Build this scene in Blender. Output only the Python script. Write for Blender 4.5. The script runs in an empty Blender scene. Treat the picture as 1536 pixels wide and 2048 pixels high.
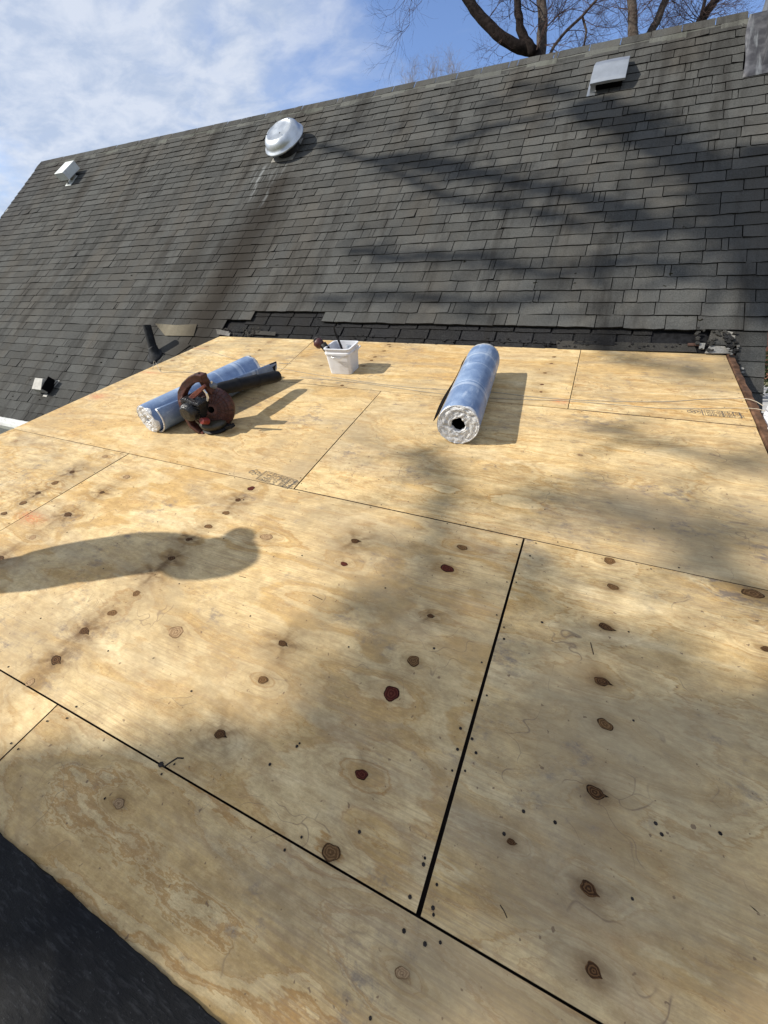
import bpy, bmesh, math, random
import numpy as np
from mathutils import Vector, Matrix, noise
random.seed(7); rng = np.random.default_rng(7)
C = bpy.context.scene.collection
sc = bpy.context.scene

# ------------------------------------------------------------------ frames, camera
SL = math.radians(13.3)              # slope of the low deck
PH = math.radians(31.0)              # extra slope of the main roof over the deck
DECK = Matrix.Rotation(SL, 4, 'X')
ROOF = DECK @ Matrix.Translation((0, 3.47, 0)) @ Matrix.Rotation(PH, 4, 'X')
F = 795.73
CR = Matrix(((0.91182772, 0.39956664, -0.09442833),
             (0.19215698, -0.61856223, -0.76187694),
             (-0.36283041, 0.67655545, -0.6408017)))     # rows: right, down, forward in deck axes
CPOS = Vector((2.51049412, -0.06870844, 1.19467789))
D3 = DECK.to_3x3()
cam = bpy.data.cameras.new('camera'); camo = bpy.data.objects.new('camera', cam); C.objects.link(camo)
cam.sensor_fit = 'VERTICAL'; cam.sensor_height = 24; cam.lens = 24 * F / 2048
cam.clip_start = 0.02; cam.clip_end = 3000
r_, d_, f_ = [D3 @ v for v in (CR[0], CR[1], CR[2])]
m = Matrix((r_, -d_, -f_)).transposed().to_4x4(); m.translation = DECK @ CPOS
camo.matrix_world = m
sc.camera = camo
CW = DECK @ CPOS

def ray(px, py):
    return (r_ * (px - 768) + d_ * (py - 1024) + f_ * F)
def hit(px, py, frame=DECK, z=0.0):
    """point of the local plane z=const of a frame behind a pixel of the photograph, in that frame"""
    inv = frame.inverted(); o = inv @ CW; d = inv.to_3x3() @ ray(px, py)
    return o + d * ((z - o.z) / d.z)
def far(px, py, dist):
    return CW + ray(px, py) / F * dist
def proj(P):
    v = P - CW; z = v.dot(f_); return 768 + F * v.dot(r_) / z, 1024 + F * v.dot(d_) / z, z

# ------------------------------------------------------------------ world, sun
SUND = Vector((0.72, 0.27, -0.635)).normalized()          # light direction in deck axes
SUNW = (D3 @ SUND).normalized()
sun = bpy.data.lights.new('sun', 'SUN'); suno = bpy.data.objects.new('sun', sun); C.objects.link(suno)
sun.energy = 5.0; sun.angle = math.radians(0.53); sun.color = (1.0, 0.95, 0.85)
suno.rotation_euler = SUNW.to_track_quat('-Z', 'Y').to_euler()
world = bpy.data.worlds.new("World"); sc.world = world; world.use_nodes = True
wn = world.node_tree.nodes; wl = world.node_tree.links; wn.clear()
def N(nodes, t, **k):
    n = nodes.new(t)
    for a, b in k.items():
        if a == 'ins':
            for i, v in b.items(): n.inputs[i].default_value = v
        else: setattr(n, a, b)
    return n
elev = math.asin(-SUNW.z); az = math.atan2(-SUNW.x, -SUNW.y)
sky = N(wn, 'ShaderNodeTexSky', sky_type='NISHITA', sun_disc=False, sun_elevation=elev, sun_rotation=az,
        air_density=1.0, dust_density=0.6, ozone_density=2.5)
tc = N(wn, 'ShaderNodeTexCoord')
sep = N(wn, 'ShaderNodeSeparateXYZ'); wl.new(tc.outputs['Generated'], sep.inputs[0])
zz = N(wn, 'ShaderNodeMath', operation='ADD', ins={1: 0.22}); wl.new(sep.outputs[2], zz.inputs[0])
zc = N(wn, 'ShaderNodeMath', operation='MAXIMUM', ins={1: 0.05}); wl.new(zz.outputs[0], zc.inputs[0])
pd = N(wn, 'ShaderNodeVectorMath', operation='DIVIDE'); wl.new(tc.outputs['Generated'], pd.inputs[0])
cz = N(wn, 'ShaderNodeCombineXYZ')
for i in range(3): wl.new(zc.outputs[0], cz.inputs[i])
wl.new(cz.outputs[0], pd.inputs[1])
mp = N(wn, 'ShaderNodeMapping'); mp.inputs['Scale'].default_value = (1.0, 1.5, 1.0); mp.inputs['Rotation'].default_value = (0, 0, 0.7)
wl.new(pd.outputs[0], mp.inputs[0])
n1 = N(wn, 'ShaderNodeTexNoise', ins={'Scale': 1.7, 'Detail': 9.0, 'Roughness': 0.58, 'Distortion': 0.35}); wl.new(mp.outputs[0], n1.inputs['Vector'])
n2 = N(wn, 'ShaderNodeTexNoise', ins={'Scale': 6.5, 'Detail': 6.0, 'Roughness': 0.6, 'Distortion': 0.3}); wl.new(mp.outputs[0], n2.inputs['Vector'])
# thin cloud, blue gap beyond the ridge; unseen cloud cover added as neutral fill
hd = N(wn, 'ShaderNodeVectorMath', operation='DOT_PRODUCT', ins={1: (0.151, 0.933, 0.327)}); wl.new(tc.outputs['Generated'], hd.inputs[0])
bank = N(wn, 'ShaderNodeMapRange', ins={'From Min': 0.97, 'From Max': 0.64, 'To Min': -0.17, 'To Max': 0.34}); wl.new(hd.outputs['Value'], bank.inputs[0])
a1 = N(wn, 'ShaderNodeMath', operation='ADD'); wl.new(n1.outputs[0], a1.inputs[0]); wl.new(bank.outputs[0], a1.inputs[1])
m2 = N(wn, 'ShaderNodeMath', operation='MULTIPLY_ADD', ins={1: 0.2, 2: -0.10}); wl.new(n2.outputs[0], m2.inputs[0])
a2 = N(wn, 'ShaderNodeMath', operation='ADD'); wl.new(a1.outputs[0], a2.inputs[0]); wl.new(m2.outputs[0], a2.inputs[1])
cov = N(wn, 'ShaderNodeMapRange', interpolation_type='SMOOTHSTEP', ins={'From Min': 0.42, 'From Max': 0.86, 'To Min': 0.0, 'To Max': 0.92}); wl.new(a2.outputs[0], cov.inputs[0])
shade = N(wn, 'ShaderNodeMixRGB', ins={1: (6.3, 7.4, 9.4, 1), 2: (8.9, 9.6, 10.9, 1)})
sh2 = N(wn, 'ShaderNodeMapRange', ins={'From Min': 0.38, 'From Max': 0.62}); wl.new(n2.outputs[0], sh2.inputs[0]); wl.new(sh2.outputs[0], shade.inputs[0])
skm = N(wn, 'ShaderNodeMixRGB', blend_type='MULTIPLY', ins={0: 1.0, 2: (1.95, 2.0, 2.35, 1)}); wl.new(sky.outputs[0], skm.inputs[1])
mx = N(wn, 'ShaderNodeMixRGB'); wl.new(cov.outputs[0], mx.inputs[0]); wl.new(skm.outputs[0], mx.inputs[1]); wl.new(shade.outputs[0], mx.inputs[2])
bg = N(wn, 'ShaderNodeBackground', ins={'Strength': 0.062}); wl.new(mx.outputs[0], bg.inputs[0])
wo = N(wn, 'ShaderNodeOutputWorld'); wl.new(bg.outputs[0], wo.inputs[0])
sc.view_settings.view_transform = 'Standard'; sc.view_settings.look = 'None'
sc.view_settings.gamma = 1; sc.view_settings.exposure = 0.40; sc.view_settings.use_curve_mapping = False

# ------------------------------------------------------------------ helpers
class MB:
    def __init__(s): s.v = []; s.f = []; s.t = []; s.a = {}
    def add(s, vs, fs, tint=1.0):
        b = len(s.v); s.v += [tuple(v) for v in vs]; s.f += [tuple(i + b for i in f) for f in fs]; s.t += [tint] * len(fs); return s
    def box(s, x0, x1, y0, y1, z0, z1, tint=1.0, M=None):
        vs = [Vector((x, y, z)) for z in (z0, z1) for x, y in ((x0, y0), (x1, y0), (x1, y1), (x0, y1))]
        if M is not None: vs = [M @ v for v in vs]
        return s.add(vs, [(3, 2, 1, 0), (4, 5, 6, 7), (0, 1, 5, 4), (1, 2, 6, 5), (2, 3, 7, 6), (3, 0, 4, 7)], tint)
    def hull(s, bot, top, tint=1.0):
        n = len(bot)
        return s.add(list(bot) + list(top), [tuple(reversed(range(n))), tuple(range(n, 2 * n))] + [(i, (i + 1) % n, n + (i + 1) % n, n + i) for i in range(n)], tint)
    def tube(s, pts, rad, n=8, cap=True, tint=1.0):
        pts = [Vector(p) for p in pts]
        if not hasattr(rad, '__len__'): rad = [rad] * len(pts)
        b = []; up = None
        for i, p in enumerate(pts):
            t = (pts[min(i + 1, len(pts) - 1)] - pts[max(i - 1, 0)]).normalized()
            if up is None: up = t.orthogonal().normalized()
            up = (up - t * up.dot(t)).normalized(); w = t.cross(up)
            b += [p + (up * math.cos(2 * math.pi * k / n) + w * math.sin(2 * math.pi * k / n)) * rad[i] for k in range(n)]
        fs = [(i * n + k, i * n + (k + 1) % n, (i + 1) * n + (k + 1) % n, (i + 1) * n + k) for i in range(len(pts) - 1) for k in range(n)]
        if cap: fs += [tuple(reversed(range(n))), tuple(range((len(pts) - 1) * n, len(pts) * n))]
        return s.add(b, fs, tint)
    def lathe(s, prof, n=32, M=None, tint=1.0, closed=False):
        vs = []
        for r, z in prof:
            vs += [Vector((r * math.cos(2 * math.pi * k / n), r * math.sin(2 * math.pi * k / n), z)) for k in range(n)]
        if M is not None: vs = [M @ v for v in vs]
        fs = [(i * n + k, i * n + (k + 1) % n, (i + 1) * n + (k + 1) % n, (i + 1) * n + k) for i in range(len(prof) - 1) for k in range(n)]
        return s.add(vs, fs, tint)
    def grid(s, fn, nu, nv, tint=1.0):
        vs = [fn(i / nu, j / nv) for j in range(nv + 1) for i in range(nu + 1)]
        fs = [(j * (nu + 1) + i, j * (nu + 1) + i + 1, (j + 1) * (nu + 1) + i + 1, (j + 1) * (nu + 1) + i) for j in range(nv) for i in range(nu)]
        return s.add(vs, fs, tint)
    def build(s, name, mat, parent=None, smooth=False, bevel=0, solid=0, fix=False, sharp=None):
        me = bpy.data.meshes.new(name); me.from_pydata(s.v, [], s.f)
        at = me.attributes.new('tint', 'FLOAT', 'FACE'); at.data.foreach_set('value', s.t)
        if fix:
            bm = bmesh.new(); bm.from_mesh(me); bmesh.ops.recalc_face_normals(bm, faces=bm.faces); bm.to_mesh(me); bm.free()
        me.materials.append(mat)
        if smooth:
            me.polygons.foreach_set('use_smooth', [True] * len(me.polygons))
            if sharp: me.set_sharp_from_angle(angle=math.radians(sharp))
        o = bpy.data.objects.new(name, me); C.objects.link(o)
        if parent: o.parent = parent
        if solid:
            md = o.modifiers.new('thick', 'SOLIDIFY'); md.thickness = solid; md.offset = 0
        if bevel:
            md = o.modifiers.new('bevel', 'BEVEL'); md.width = bevel; md.segments = 2; md.limit_method = 'ANGLE'
        return o
def tag(o, label, cat, group=None):
    o['label'] = label; o['category'] = cat
    if group: o['group'] = group
    return o
def thing(name, label, cat, M=None, group=None):
    o = bpy.data.objects.new(name, None); C.objects.link(o); o.empty_display_size = 0.1
    if M is not None: o.matrix_world = M
    return tag(o, label, cat, group)
def at(frame, p, rz=0): return frame @ Matrix.Translation(p) @ Matrix.Rotation(rz, 4, 'Z')

# ------------------------------------------------------------------ materials
def srgb(r, g, b): 
    f = lambda c: (c / 255) / 12.92 if c <= 10 else (((c / 255) + 0.055) / 1.055) ** 2.4
    return (f(r), f(g), f(b), 1)
class Mat:
    def __init__(s, name):
        s.m = bpy.data.materials.new(name); s.m.use_nodes = True; s.n = s.m.node_tree.nodes; s.l = s.m.node_tree.links
        s.b = s.n['Principled BSDF']; s.tc = s.n.new('ShaderNodeTexCoord')
    def node(s, t, **k): return N(s.n, t, **k)
    def link(s, a, b): s.l.new(a, b)
    def noise(s, scale, detail=4, rough=.55, vec=None, sc3=None, dist=0):
        v = vec or s.tc.outputs['Object']
        if sc3:
            mp = s.node('ShaderNodeMapping'); mp.inputs['Scale'].default_value = sc3; s.link(v, mp.inputs[0]); v = mp.outputs[0]
        n = s.node('ShaderNodeTexNoise', ins={'Scale': scale, 'Detail': detail, 'Roughness': rough, 'Distortion': dist}); s.link(v, n.inputs['Vector']); return n.outputs[0]
    def ramp(s, inp, a, b, lo=0.0, hi=1.0, smooth=True):
        r = s.node('ShaderNodeMapRange', ins={'From Min': a, 'From Max': b, 'To Min': lo, 'To Max': hi})
        if smooth: r.interpolation_type = 'SMOOTHSTEP'
        s.link(inp, r.inputs[0]); return r.outputs[0]
    def mix(s, fac, a, b, mode='MIX'):
        n = s.node('ShaderNodeMixRGB', blend_type=mode)
        for i, v in ((0, fac), (1, a), (2, b)):
            if hasattr(v, 'type'): s.link(v, n.inputs[i])
            else: n.inputs[i].default_value = v
        return n.outputs[0]
    def math(s, op, a, b=None):
        n = s.node('ShaderNodeMath', operation=op)
        for i, v in ((0, a), (1, b)):
            if v is None: continue
            if hasattr(v, 'type'): s.link(v, n.inputs[i])
            else: n.inputs[i].default_value = v
        return n.outputs[0]
    def attr(s, name):
        n = s.node('ShaderNodeAttribute', attribute_name=name); return n.outputs['Fac']
    def out(s, col, rough=.7, bump=None, bs=.3, bd=.002, metal=0, spec=.5):
        for k, v in (('Base Color', col), ('Roughness', rough), ('Metallic', metal), ('Specular IOR Level', spec)):
            if hasattr(v, 'type'): s.link(v, s.b.inputs[k])
            else: s.b.inputs[k].default_value = v
        if bump is not None:
            bn = s.node('ShaderNodeBump', ins={'Strength': bs, 'Distance': bd}); s.link(bump, bn.inputs['Height']); s.link(bn.outputs[0], s.b.inputs['Normal'])
        return s.m
def simple(name, col, rough=.6, var=.25, scale=20, bump=.2, metal=0, spec=.5, bd=.002, dirt=None):
    M = Mat(name); n = M.noise(scale, 5, .6); 
    dark = tuple(c * (1 - var) for c in col[:3]) + (1,); light = tuple(min(1, c * (1 + var)) for c in col[:3]) + (1,)
    c = M.mix(M.ramp(n, .3, .7), dark, light)
    if dirt:
        c = M.mix(M.ramp(M.noise(scale * .35, 6, .7), .5, .75, 0, .8), c, dirt)
    return M.out(c, rough, n, bump, bd, metal, min(spec, .08) if rough >= .8 else spec)

# plywood: rotary-cut figure follows the field stored on the sheet
def plywood_mat():
    M = Mat('plywood'); g = M.attr('grain'); kn = M.attr('near_knot'); sid = M.attr('sheet')
    ob = M.tc.outputs['Object']
    off = M.node('ShaderNodeCombineXYZ'); M.link(M.math('MULTIPLY', sid, 7.3), off.inputs[0]); M.link(M.math('MULTIPLY', sid, 3.1), off.inputs[1]); M.link(sid, off.inputs[2])
    va = M.node('ShaderNodeVectorMath', operation='ADD'); M.link(ob, va.inputs[0]); M.link(off.outputs[0], va.inputs[1]); V = va.outputs[0]
    wob = M.noise(1.0, 5, .6, V, (5, 22, 1))
    gg = M.math('ADD', g, M.math('MULTIPLY', M.noise(1.0, 6, .68, V, (3, 9, 1)), .75)); gg = M.math('ADD', gg, M.math('MULTIPLY', wob, .35))
    cv = M.node('ShaderNodeCombineXYZ'); M.link(M.math('MULTIPLY', gg, 1.0), cv.inputs[0]); M.link(M.math('MULTIPLY', sid, 5.7), cv.inputs[1])
    b1 = M.noise(3.2, 3, .6, cv.outputs[0]); b2 = M.noise(11, 4, .65, cv.outputs[0]); b3 = M.noise(45, 3, .6, cv.outputs[0])
    cream = (.74, .565, .295, 1); tan = (.59, .39, .155, 1); orange = (.45, .245, .075, 1); grey = (.30, .24, .15, 1)
    c = M.mix(M.ramp(b1, .44, .64), cream, tan)
    c = M.mix(M.ramp(b2, .52, .64, 0, .90), c, orange)
    c = M.mix(M.ramp(b3, .50, .66, 0, .22), c, (.42, .27, .13, 1))
    thin = M.ramp(M.math('ABSOLUTE', M.math('SUBTRACT', b2, .47)), .0, .012, .42, 0); thin = M.math('MULTIPLY', thin, M.ramp(M.noise(2.2, 3, .5, V), .42, .58, .15, 1))
    c = M.mix(thin, c, (.36, .235, .12, 1))
    # pale flecked patches where the veneer is smoother
    pale = M.ramp(M.noise(1.0, 5, .6, V, (1.2, 4.5, 1), .6), .52, .70, 0, .65)
    c = M.mix(pale, c, (.80, .665, .41, 1))
    olive = M.ramp(M.noise(1.0, 6, .65, V, (.9, 3.2, 1), .8), .50, .66, 0, .55); c = M.mix(olive, c, (.42, .35, .235, 1))
    c = M.mix(M.ramp(M.noise(1.0, 5, .7, V, (5, 26, 1)), .52, .70, 0, .38), c, (.42, .27, .12, 1))
    rl = M.math('SINE', M.math('MULTIPLY', M.math('ADD', g, M.math('MULTIPLY', M.noise(1.0, 4, .6, V, (3, 10, 1)), .5)), 44.0)); rl = M.math('MULTIPLY', M.ramp(rl, .40, 1.0, 0, .26), M.ramp(M.noise(1.4, 4, .6, V), .40, .60, .15, 1)); c = M.mix(rl, c, (.40, .25, .12, 1))
    c = M.mix(1.0, c, M.mix(M.ramp(M.noise(11, 9, .80, V, (1, 1.8, 1)), .32, .68), (.64, .61, .575, 1), (1.09, 1.10, 1.11, 1)), 'MULTIPLY')
    # fine wood fibre and lathe checks along the sheet
    fib = M.noise(1.0, 4, .7, V, (9, 340, 1)); c = M.mix(M.ramp(fib, .32, .62, .22, 0), c, (.27, .18, .10, 1))
    chk = M.noise(1.0, 1, .4, V, (3.0, 185, 1)); cmask = M.ramp(M.noise(1.6, 3, .5, V), .42, .60, 0, 1)
    chl = M.math('MULTIPLY', M.ramp(chk, .50, .60, 0, .34), cmask); c = M.mix(chl, c, (.28, .19, .12, 1))
    # warm and dark ring around each knot
    # foot-worn grey dirt, smudges and scratches
    dz = M.noise(1.0, 7, .68, V, (1.0, 1.2, 1), .3)
    dm = M.ramp(dz, .44, .66, 0, .62); c = M.mix(dm, c, grey)
    dk = M.math('MULTIPLY', M.ramp(M.noise(2.6, 8, .78, V), .52, .66, 0, .8), M.ramp(M.noise(14, 5, .7, V, (1, 2, 1)), .45, .62))
    c = M.mix(dk, c, (.15, .13, .12, 1))
    vor = M.node('ShaderNodeTexVoronoi', feature='DISTANCE_TO_EDGE', ins={'Scale': 1.0}); 
    mp = M.node('ShaderNodeMapping'); mp.inputs['Scale'].default_value = (1.9, 3.4, 1); mp.inputs['Rotation'].default_value = (0, 0, .5)
    wv = M.node('ShaderNodeVectorMath', operation='ADD'); nz = M.node('ShaderNodeTexNoise', ins={'Scale': 3.0, 'Detail': 3}); M.link(V, nz.inputs['Vector'])
    M.link(V, wv.inputs[0]); M.link(nz.outputs['Color'], wv.inputs[1]); M.link(wv.outputs[0], mp.inputs[0]); M.link(mp.outputs[0], vor.inputs['Vector'])
    scr = M.math('MULTIPLY', M.ramp(vor.outputs['Distance'], 0, .007, .8, 0, False), M.ramp(M.noise(5, 3, .6, V), .50, .60))
    c = M.mix(scr, c, (.18, .13, .09, 1))
    spk = M.ramp(M.noise(55, 2, .5, V), .69, .74, 0, .8); c = M.mix(spk, c, (.14, .09, .06, 1))
    tn = M.math('FRACT', M.math('MULTIPLY', sid, .618)); c = M.mix(M.ramp(tn, 0, 1, .0, .22, False), c, (.50, .33, .15, 1))
    # stains: red chalk and marking paint
    red = M.attr('red_paint'); c = M.mix(M.math('MULTIPLY', red, M.ramp(M.noise(40, 5, .7, V, (1, 3, 1)), .38, .62)), c, (.50, .10, .05, 1))
    kf = M.math('MINIMUM', M.math('MULTIPLY', kn, M.ramp(M.noise(16, 5, .7, V, (1, 2, 1)), .30, .62, .75, 1.25)), .93); c = M.mix(kf, c, (.11, .058, .024, 1))
    h = M.math('ADD', M.math('MULTIPLY', fib, .5), M.math('MULTIPLY', b2, .6)); h = M.math('SUBTRACT', h, M.math('MULTIPLY', chl, .8))
    return M.out(c, M.ramp(b1, .3, .7, .62, .8), h, .45, .0012, 0, .12)
def knot_mat(name, a, b, ring):
    M = Mat(name); r = M.attr('rad'); n = M.noise(60, 4, .6)
    w = M.math('SINE', M.math('MULTIPLY', M.math('ADD', r, M.math('MULTIPLY', n, .8)), 17.0))
    c = M.mix(M.ramp(w, -.4, .9), a, b); c = M.mix(M.math('MULTIPLY', M.ramp(r, .70, 1.0), M.ramp(M.noise(35, 3, .6), .38, .55)), c, ring)
    c = M.mix(M.ramp(M.noise(90, 4, .7, None, (1, 3, 1)), .56, .68, 0, .8), c, (.03, .015, .01, 1))
    return M.out(c, .75, w, .3, .001, 0, .08)
def shingle_mat(name, base, warm, dark=1.0):
    M = Mat(name); t = M.attr('tint'); ob = M.tc.outputs['Object']
    gr = M.noise(420, 2, .7); gr2 = M.noise(95, 4, .7); big = M.noise(.9, 5, .65, None, (1.6, .5, 1)); mid = M.noise(7, 5, .6)
    c = M.mix(M.ramp(gr2, .3, .7), tuple(x * .72 for x in base[:3]) + (1,), tuple(x * 1.3 for x in base[:3]) + (1,))
    c = M.mix(M.ramp(big, .42, .66, 0, .6), c, warm)
    c = M.mix(M.ramp(mid, .55, .75, 0, .35), c, tuple(x * .55 for x in base[:3]) + (1,))
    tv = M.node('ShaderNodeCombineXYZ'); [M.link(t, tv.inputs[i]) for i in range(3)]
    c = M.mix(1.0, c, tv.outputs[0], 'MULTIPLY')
    c = M.mix(M.ramp(gr, .52, .74, 0, .55), c, (.24, .24, .23, 1)); c = M.mix(M.ramp(gr, .25, .42, .6, 0), c, (.012, .012, .012, 1))
    c = M.mix(M.ramp(M.noise(1.0, 6, .7, None, (3.2, .45, 1)), .48, .68, 0, .6), c, (.020, .018, .016, 1))
    sp = M.node('ShaderNodeSeparateXYZ'); M.link(ob, sp.inputs[0]); X, Y = sp.outputs[0], sp.outputs[1]
    xx = M.math('ADD', X, M.math('MULTIPLY', M.math('SUBTRACT', M.noise(1.2, 4, .6), .5), .5))
    # algae run below the dome vent, pale metal wash right under its flashing, grime along the rake
    st = M.ramp(M.math('ABSOLUTE', M.math('ADD', xx, 1.50)), .02, .55, .80, 0)
    st = M.math('MULTIPLY', st, M.ramp(Y, 2.9, 2.3)); c = M.mix(st, c, (.022, .018, .014, 1))
    st3 = M.math('MULTIPLY', M.ramp(M.math('ABSOLUTE', M.math('ADD', xx, 2.25)), .02, .35, .45, 0), M.ramp(Y, 2.2, 1.2)); c = M.mix(st3, c, (.022, .018, .014, 1))
    ws = M.math('MULTIPLY', M.ramp(M.noise(1.0, 3, .6, None, (16, 1.2, 1)), .50, .66, 0, .5), M.math('MULTIPLY', M.ramp(M.math('ABSOLUTE', M.math('ADD', X, 1.75)), .10, .38, 1, 0), M.math('MULTIPLY', M.ramp(Y, 1.9, 2.3), M.ramp(Y, 2.95, 2.7))))
    c = M.mix(ws, c, (.28, .29, .29, 1))
    st2 = M.ramp(X, -6.6, -8.0, 0, .35); c = M.mix(st2, c, (.03, .03, .035, 1))
    return M.out(c, .95, gr2, .9, .003, 0, .06)
M_PLY = plywood_mat()
M_KN = {'d': knot_mat('knot_dark', (.045, .022, .010, 1), (.12, .060, .024, 1), (.012, .007, .004, 1)),
        'b': knot_mat('knot_brown', (.105, .055, .022, 1), (.19, .105, .045, 1), (.035, .018, .008, 1)),
        'l': knot_mat('knot_light', (.26, .165, .085, 1), (.36, .24, .13, 1), (.13, .075, .035, 1)),
        'r': knot_mat('knot_red', (.055, .012, .008, 1), (.10, .028, .016, 1), (.015, .005, .004, 1))}
M_SH = shingle_mat('shingle', (.062, .0625, .059, 1), (.066, .058, .047, 1))
M_OLD = shingle_mat('old_shingle', (.011, .011, .0125, 1), (.015, .0135, .012, 1))
M_LITE = shingle_mat('torn_shingle', (.26, .25, .23, 1), (.30, .28, .24, 1))
M_TAN = shingle_mat('tan_shingle', (.20, .175, .125, 1), (.16, .135, .095, 1))
M_CAP = shingle_mat('cap_shingle', (.105, .106, .096, 1), (.095, .098, .078, 1))
M_TAR = simple('tar_paper', (.012, .012, .013, 1), .8, .4, 30, .5)
M_EDGE = simple('plywood_edge', (.10, .07, .045, 1), .8, .5, 60, .4)
M_WOOD = simple('old_wood', (.105, .058, .036, 1), .8, .5, 14, .8, dirt=(.05, .035, .028, 1), bd=.004)
M_NAIL = simple('nail_steel', (.030, .025, .022, 1), .8, .5, 90, .1, spec=.1)
M_WHITE = simple('white_paint', (.74, .75, .74, 1), .45, .06, 12, .05, dirt=(.45, .44, .41, 1))
M_GALV = simple('galvanised', (.50, .53, .56, 1), .38, .14, 9, .15, metal=.85, bd=.004, dirt=(.36, .38, .40, 1))
M_ALU = simple('vent_metal', (.42, .44, .46, 1), .42, .08, 9, .05, metal=.8, dirt=(.30, .30, .30, 1))
M_WVENT = simple('vent_white', (.58, .61, .60, 1), .5, .06, 20, .05, dirt=(.42, .42, .40, 1))
M_GVENT = simple('vent_grey', (.26, .25, .225, 1), .6, .2, 20, .2, dirt=(.12, .11, .10, 1))
M_BLACK = simple('black_void', (.004, .004, .005, 1), .9, .2, 20, .1, spec=.05)
M_PIPE = simple('black_pipe', (.012, .013, .015, 1), .7, .5, 26, .6, dirt=(.06, .06, .062, 1), bd=.004, spec=.2)
M_MOSS = simple('moss', (.020, .019, .012, 1), .95, .5, 80, .8)
M_CORD = simple('cord', (.36, .32, .25, 1), .7, .2, 80, .2)
M_PRINT = simple('stamp_ink', (.10, .085, .07, 1), .7, .6, 260, .0)
M_BARK = simple('bark', (.060, .048, .040, 1), .9, .5, 9, .9, bd=.03, dirt=(.12, .105, .09, 1))
M_BARKD = simple('dark_bark', (.016, .012, .011, 1), .9, .5, 9, .9, bd=.03)
M_TWIG = simple('twig', (.060, .040, .036, 1), .9, .3, 9, .3)
def membrane_mat():
    M = Mat('membrane'); n = M.noise(160, 4, .7); n2 = M.noise(1.0, 5, .65, None, (26, 150, 30)); n3 = M.noise(5, 5, .7)
    c = M.mix(M.ramp(n2, .50, .72), (.008, .008, .0085, 1), (.030, .030, .031, 1)); c = M.mix(M.ramp(n, .60, .76, 0, .7), c, (.10, .10, .105, 1)); c = M.mix(M.ramp(n3, .5, .75, 0, .4), c, (.018, .018, .02, 1))
    h = M.math('ADD', M.math('MULTIPLY', n, .3), n2)
    return M.out(c, M.ramp(n3, .3, .7, .42, .78), h, .9, .008, 0, .18)
M_MEM = membrane_mat()
def roll_mat():
    M = Mat('underlayment'); t = M.attr('tint'); ob = M.tc.outputs['Object']
    sp = M.node('ShaderNodeSeparateXYZ'); M.link(ob, sp.inputs[0])
    n = M.noise(9, 6, .7); n2 = M.noise(260, 2, .6); cr = M.noise(1.0, 5, .6, None, (30, 5, 30))
    c = M.mix(M.ramp(n, .35, .7), (.105, .165, .295, 1), (.20, .275, .41, 1))
    c = M.mix(M.ramp(n2, .5, .75, 0, .35), c, (.45, .55, .68, 1))
    bn = None
    for y0, w in ((-.20, .022), (-.16, .006), (.12, .006), (.30, .022), (.335, .006)):
        k = M.ramp(M.math('ABSOLUTE', M.math('SUBTRACT', M.math('ADD', sp.outputs[1], M.math('MULTIPLY', M.noise(3, 2, .5), .02)), y0 + .01)), w * .4, w, .34, 0)
        bn = k if bn is None else M.math('MAXIMUM', bn, k)
    c = M.mix(bn, c, (.60, .67, .74, 1))
    c = M.mix(M.ramp(cr, .55, .72, 0, .35), c, (.55, .62, .70, 1))
    return M.out(c, M.ramp(n, .3, .7, .28, .5), cr, .25, .003, 0, .6)
M_ROLL = roll_mat()
def film_mat():
    M = Mat('plastic_film'); n = M.noise(38, 5, .7, None, None, 1.2); n2 = M.noise(110, 4, .7)
    c = M.mix(M.ramp(n, .30, .52), (.38, .39, .41, 1), (.70, .70, .70, 1)); c = M.mix(M.ramp(n2, .6, .75, 0, .4), c, (.40, .40, .41, 1))
    return M.out(c, .25, M.math('ADD', n, n2), .8, .006, 0, .7)
M_FILM = film_mat()
M_FELT = simple('underside_felt', (.45, .45, .46, 1), .7, .2, 60, .3)
def pail_mat():
    M = Mat('pail_plastic'); n = M.noise(14, 5, .65)
    c = M.mix(M.ramp(n, .45, .75, 0, .6), (.66, .67, .70, 1), (.48, .46, .44, 1)); M.b.inputs['Subsurface Weight'].default_value = .15; M.b.inputs['Subsurface Radius'].default_value = (.03, .03, .03)
    return M.out(c, .42, n, .1, .002)
M_PAIL = pail_mat()
M_ORANGE = simple('orange_plastic', (.055, .014, .008, 1), .55, .45, 30, .5, dirt=(.018, .010, .008, 1), bd=.004)
M_REDP = simple('red_plastic', (.16, .014, .009, 1), .45, .2, 30, .1)
M_PINK = simple('faded_red_plastic', (.13, .035, .026, 1), .45, .25, 40, .2)
M_CREAM = simple('tank_plastic', (.028, .023, .012, 1), .5, .2, 30, .2)
M_BPLA = simple('black_plastic', (.006, .006, .007, 1), .6, .5, 30, .35, dirt=(.014, .0135, .013, 1), spec=.25)
M_ENG = simple('engine_black', (.008, .008, .009, 1), .35, .5, 70, .9, bd=.006)
M_STEEL = simple('bright_steel', (.6, .6, .6, 1), .3, .2, 60, .2, metal=.9)

# ------------------------------------------------------------------ value noise for the plywood field
def vnoise(x, y, seed):
    r = np.random.default_rng(seed); T = r.random((64, 64))
    xi = np.floor(x).astype(int); yi = np.floor(y).astype(int); fx = x - xi; fy = y - yi
    fx = fx * fx * fx * (fx * (fx * 6 - 15) + 10); fy = fy * fy * fy * (fy * (fy * 6 - 15) + 10)
    a = T[xi % 64, yi % 64]; b = T[(xi + 1) % 64, yi % 64]; c = T[xi % 64, (yi + 1) % 64]; d = T[(xi + 1) % 64, (yi + 1) % 64]
    return (a * (1 - fx) + b * fx) * (1 - fy) + (c * (1 - fx) + d * fx) * fy

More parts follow.
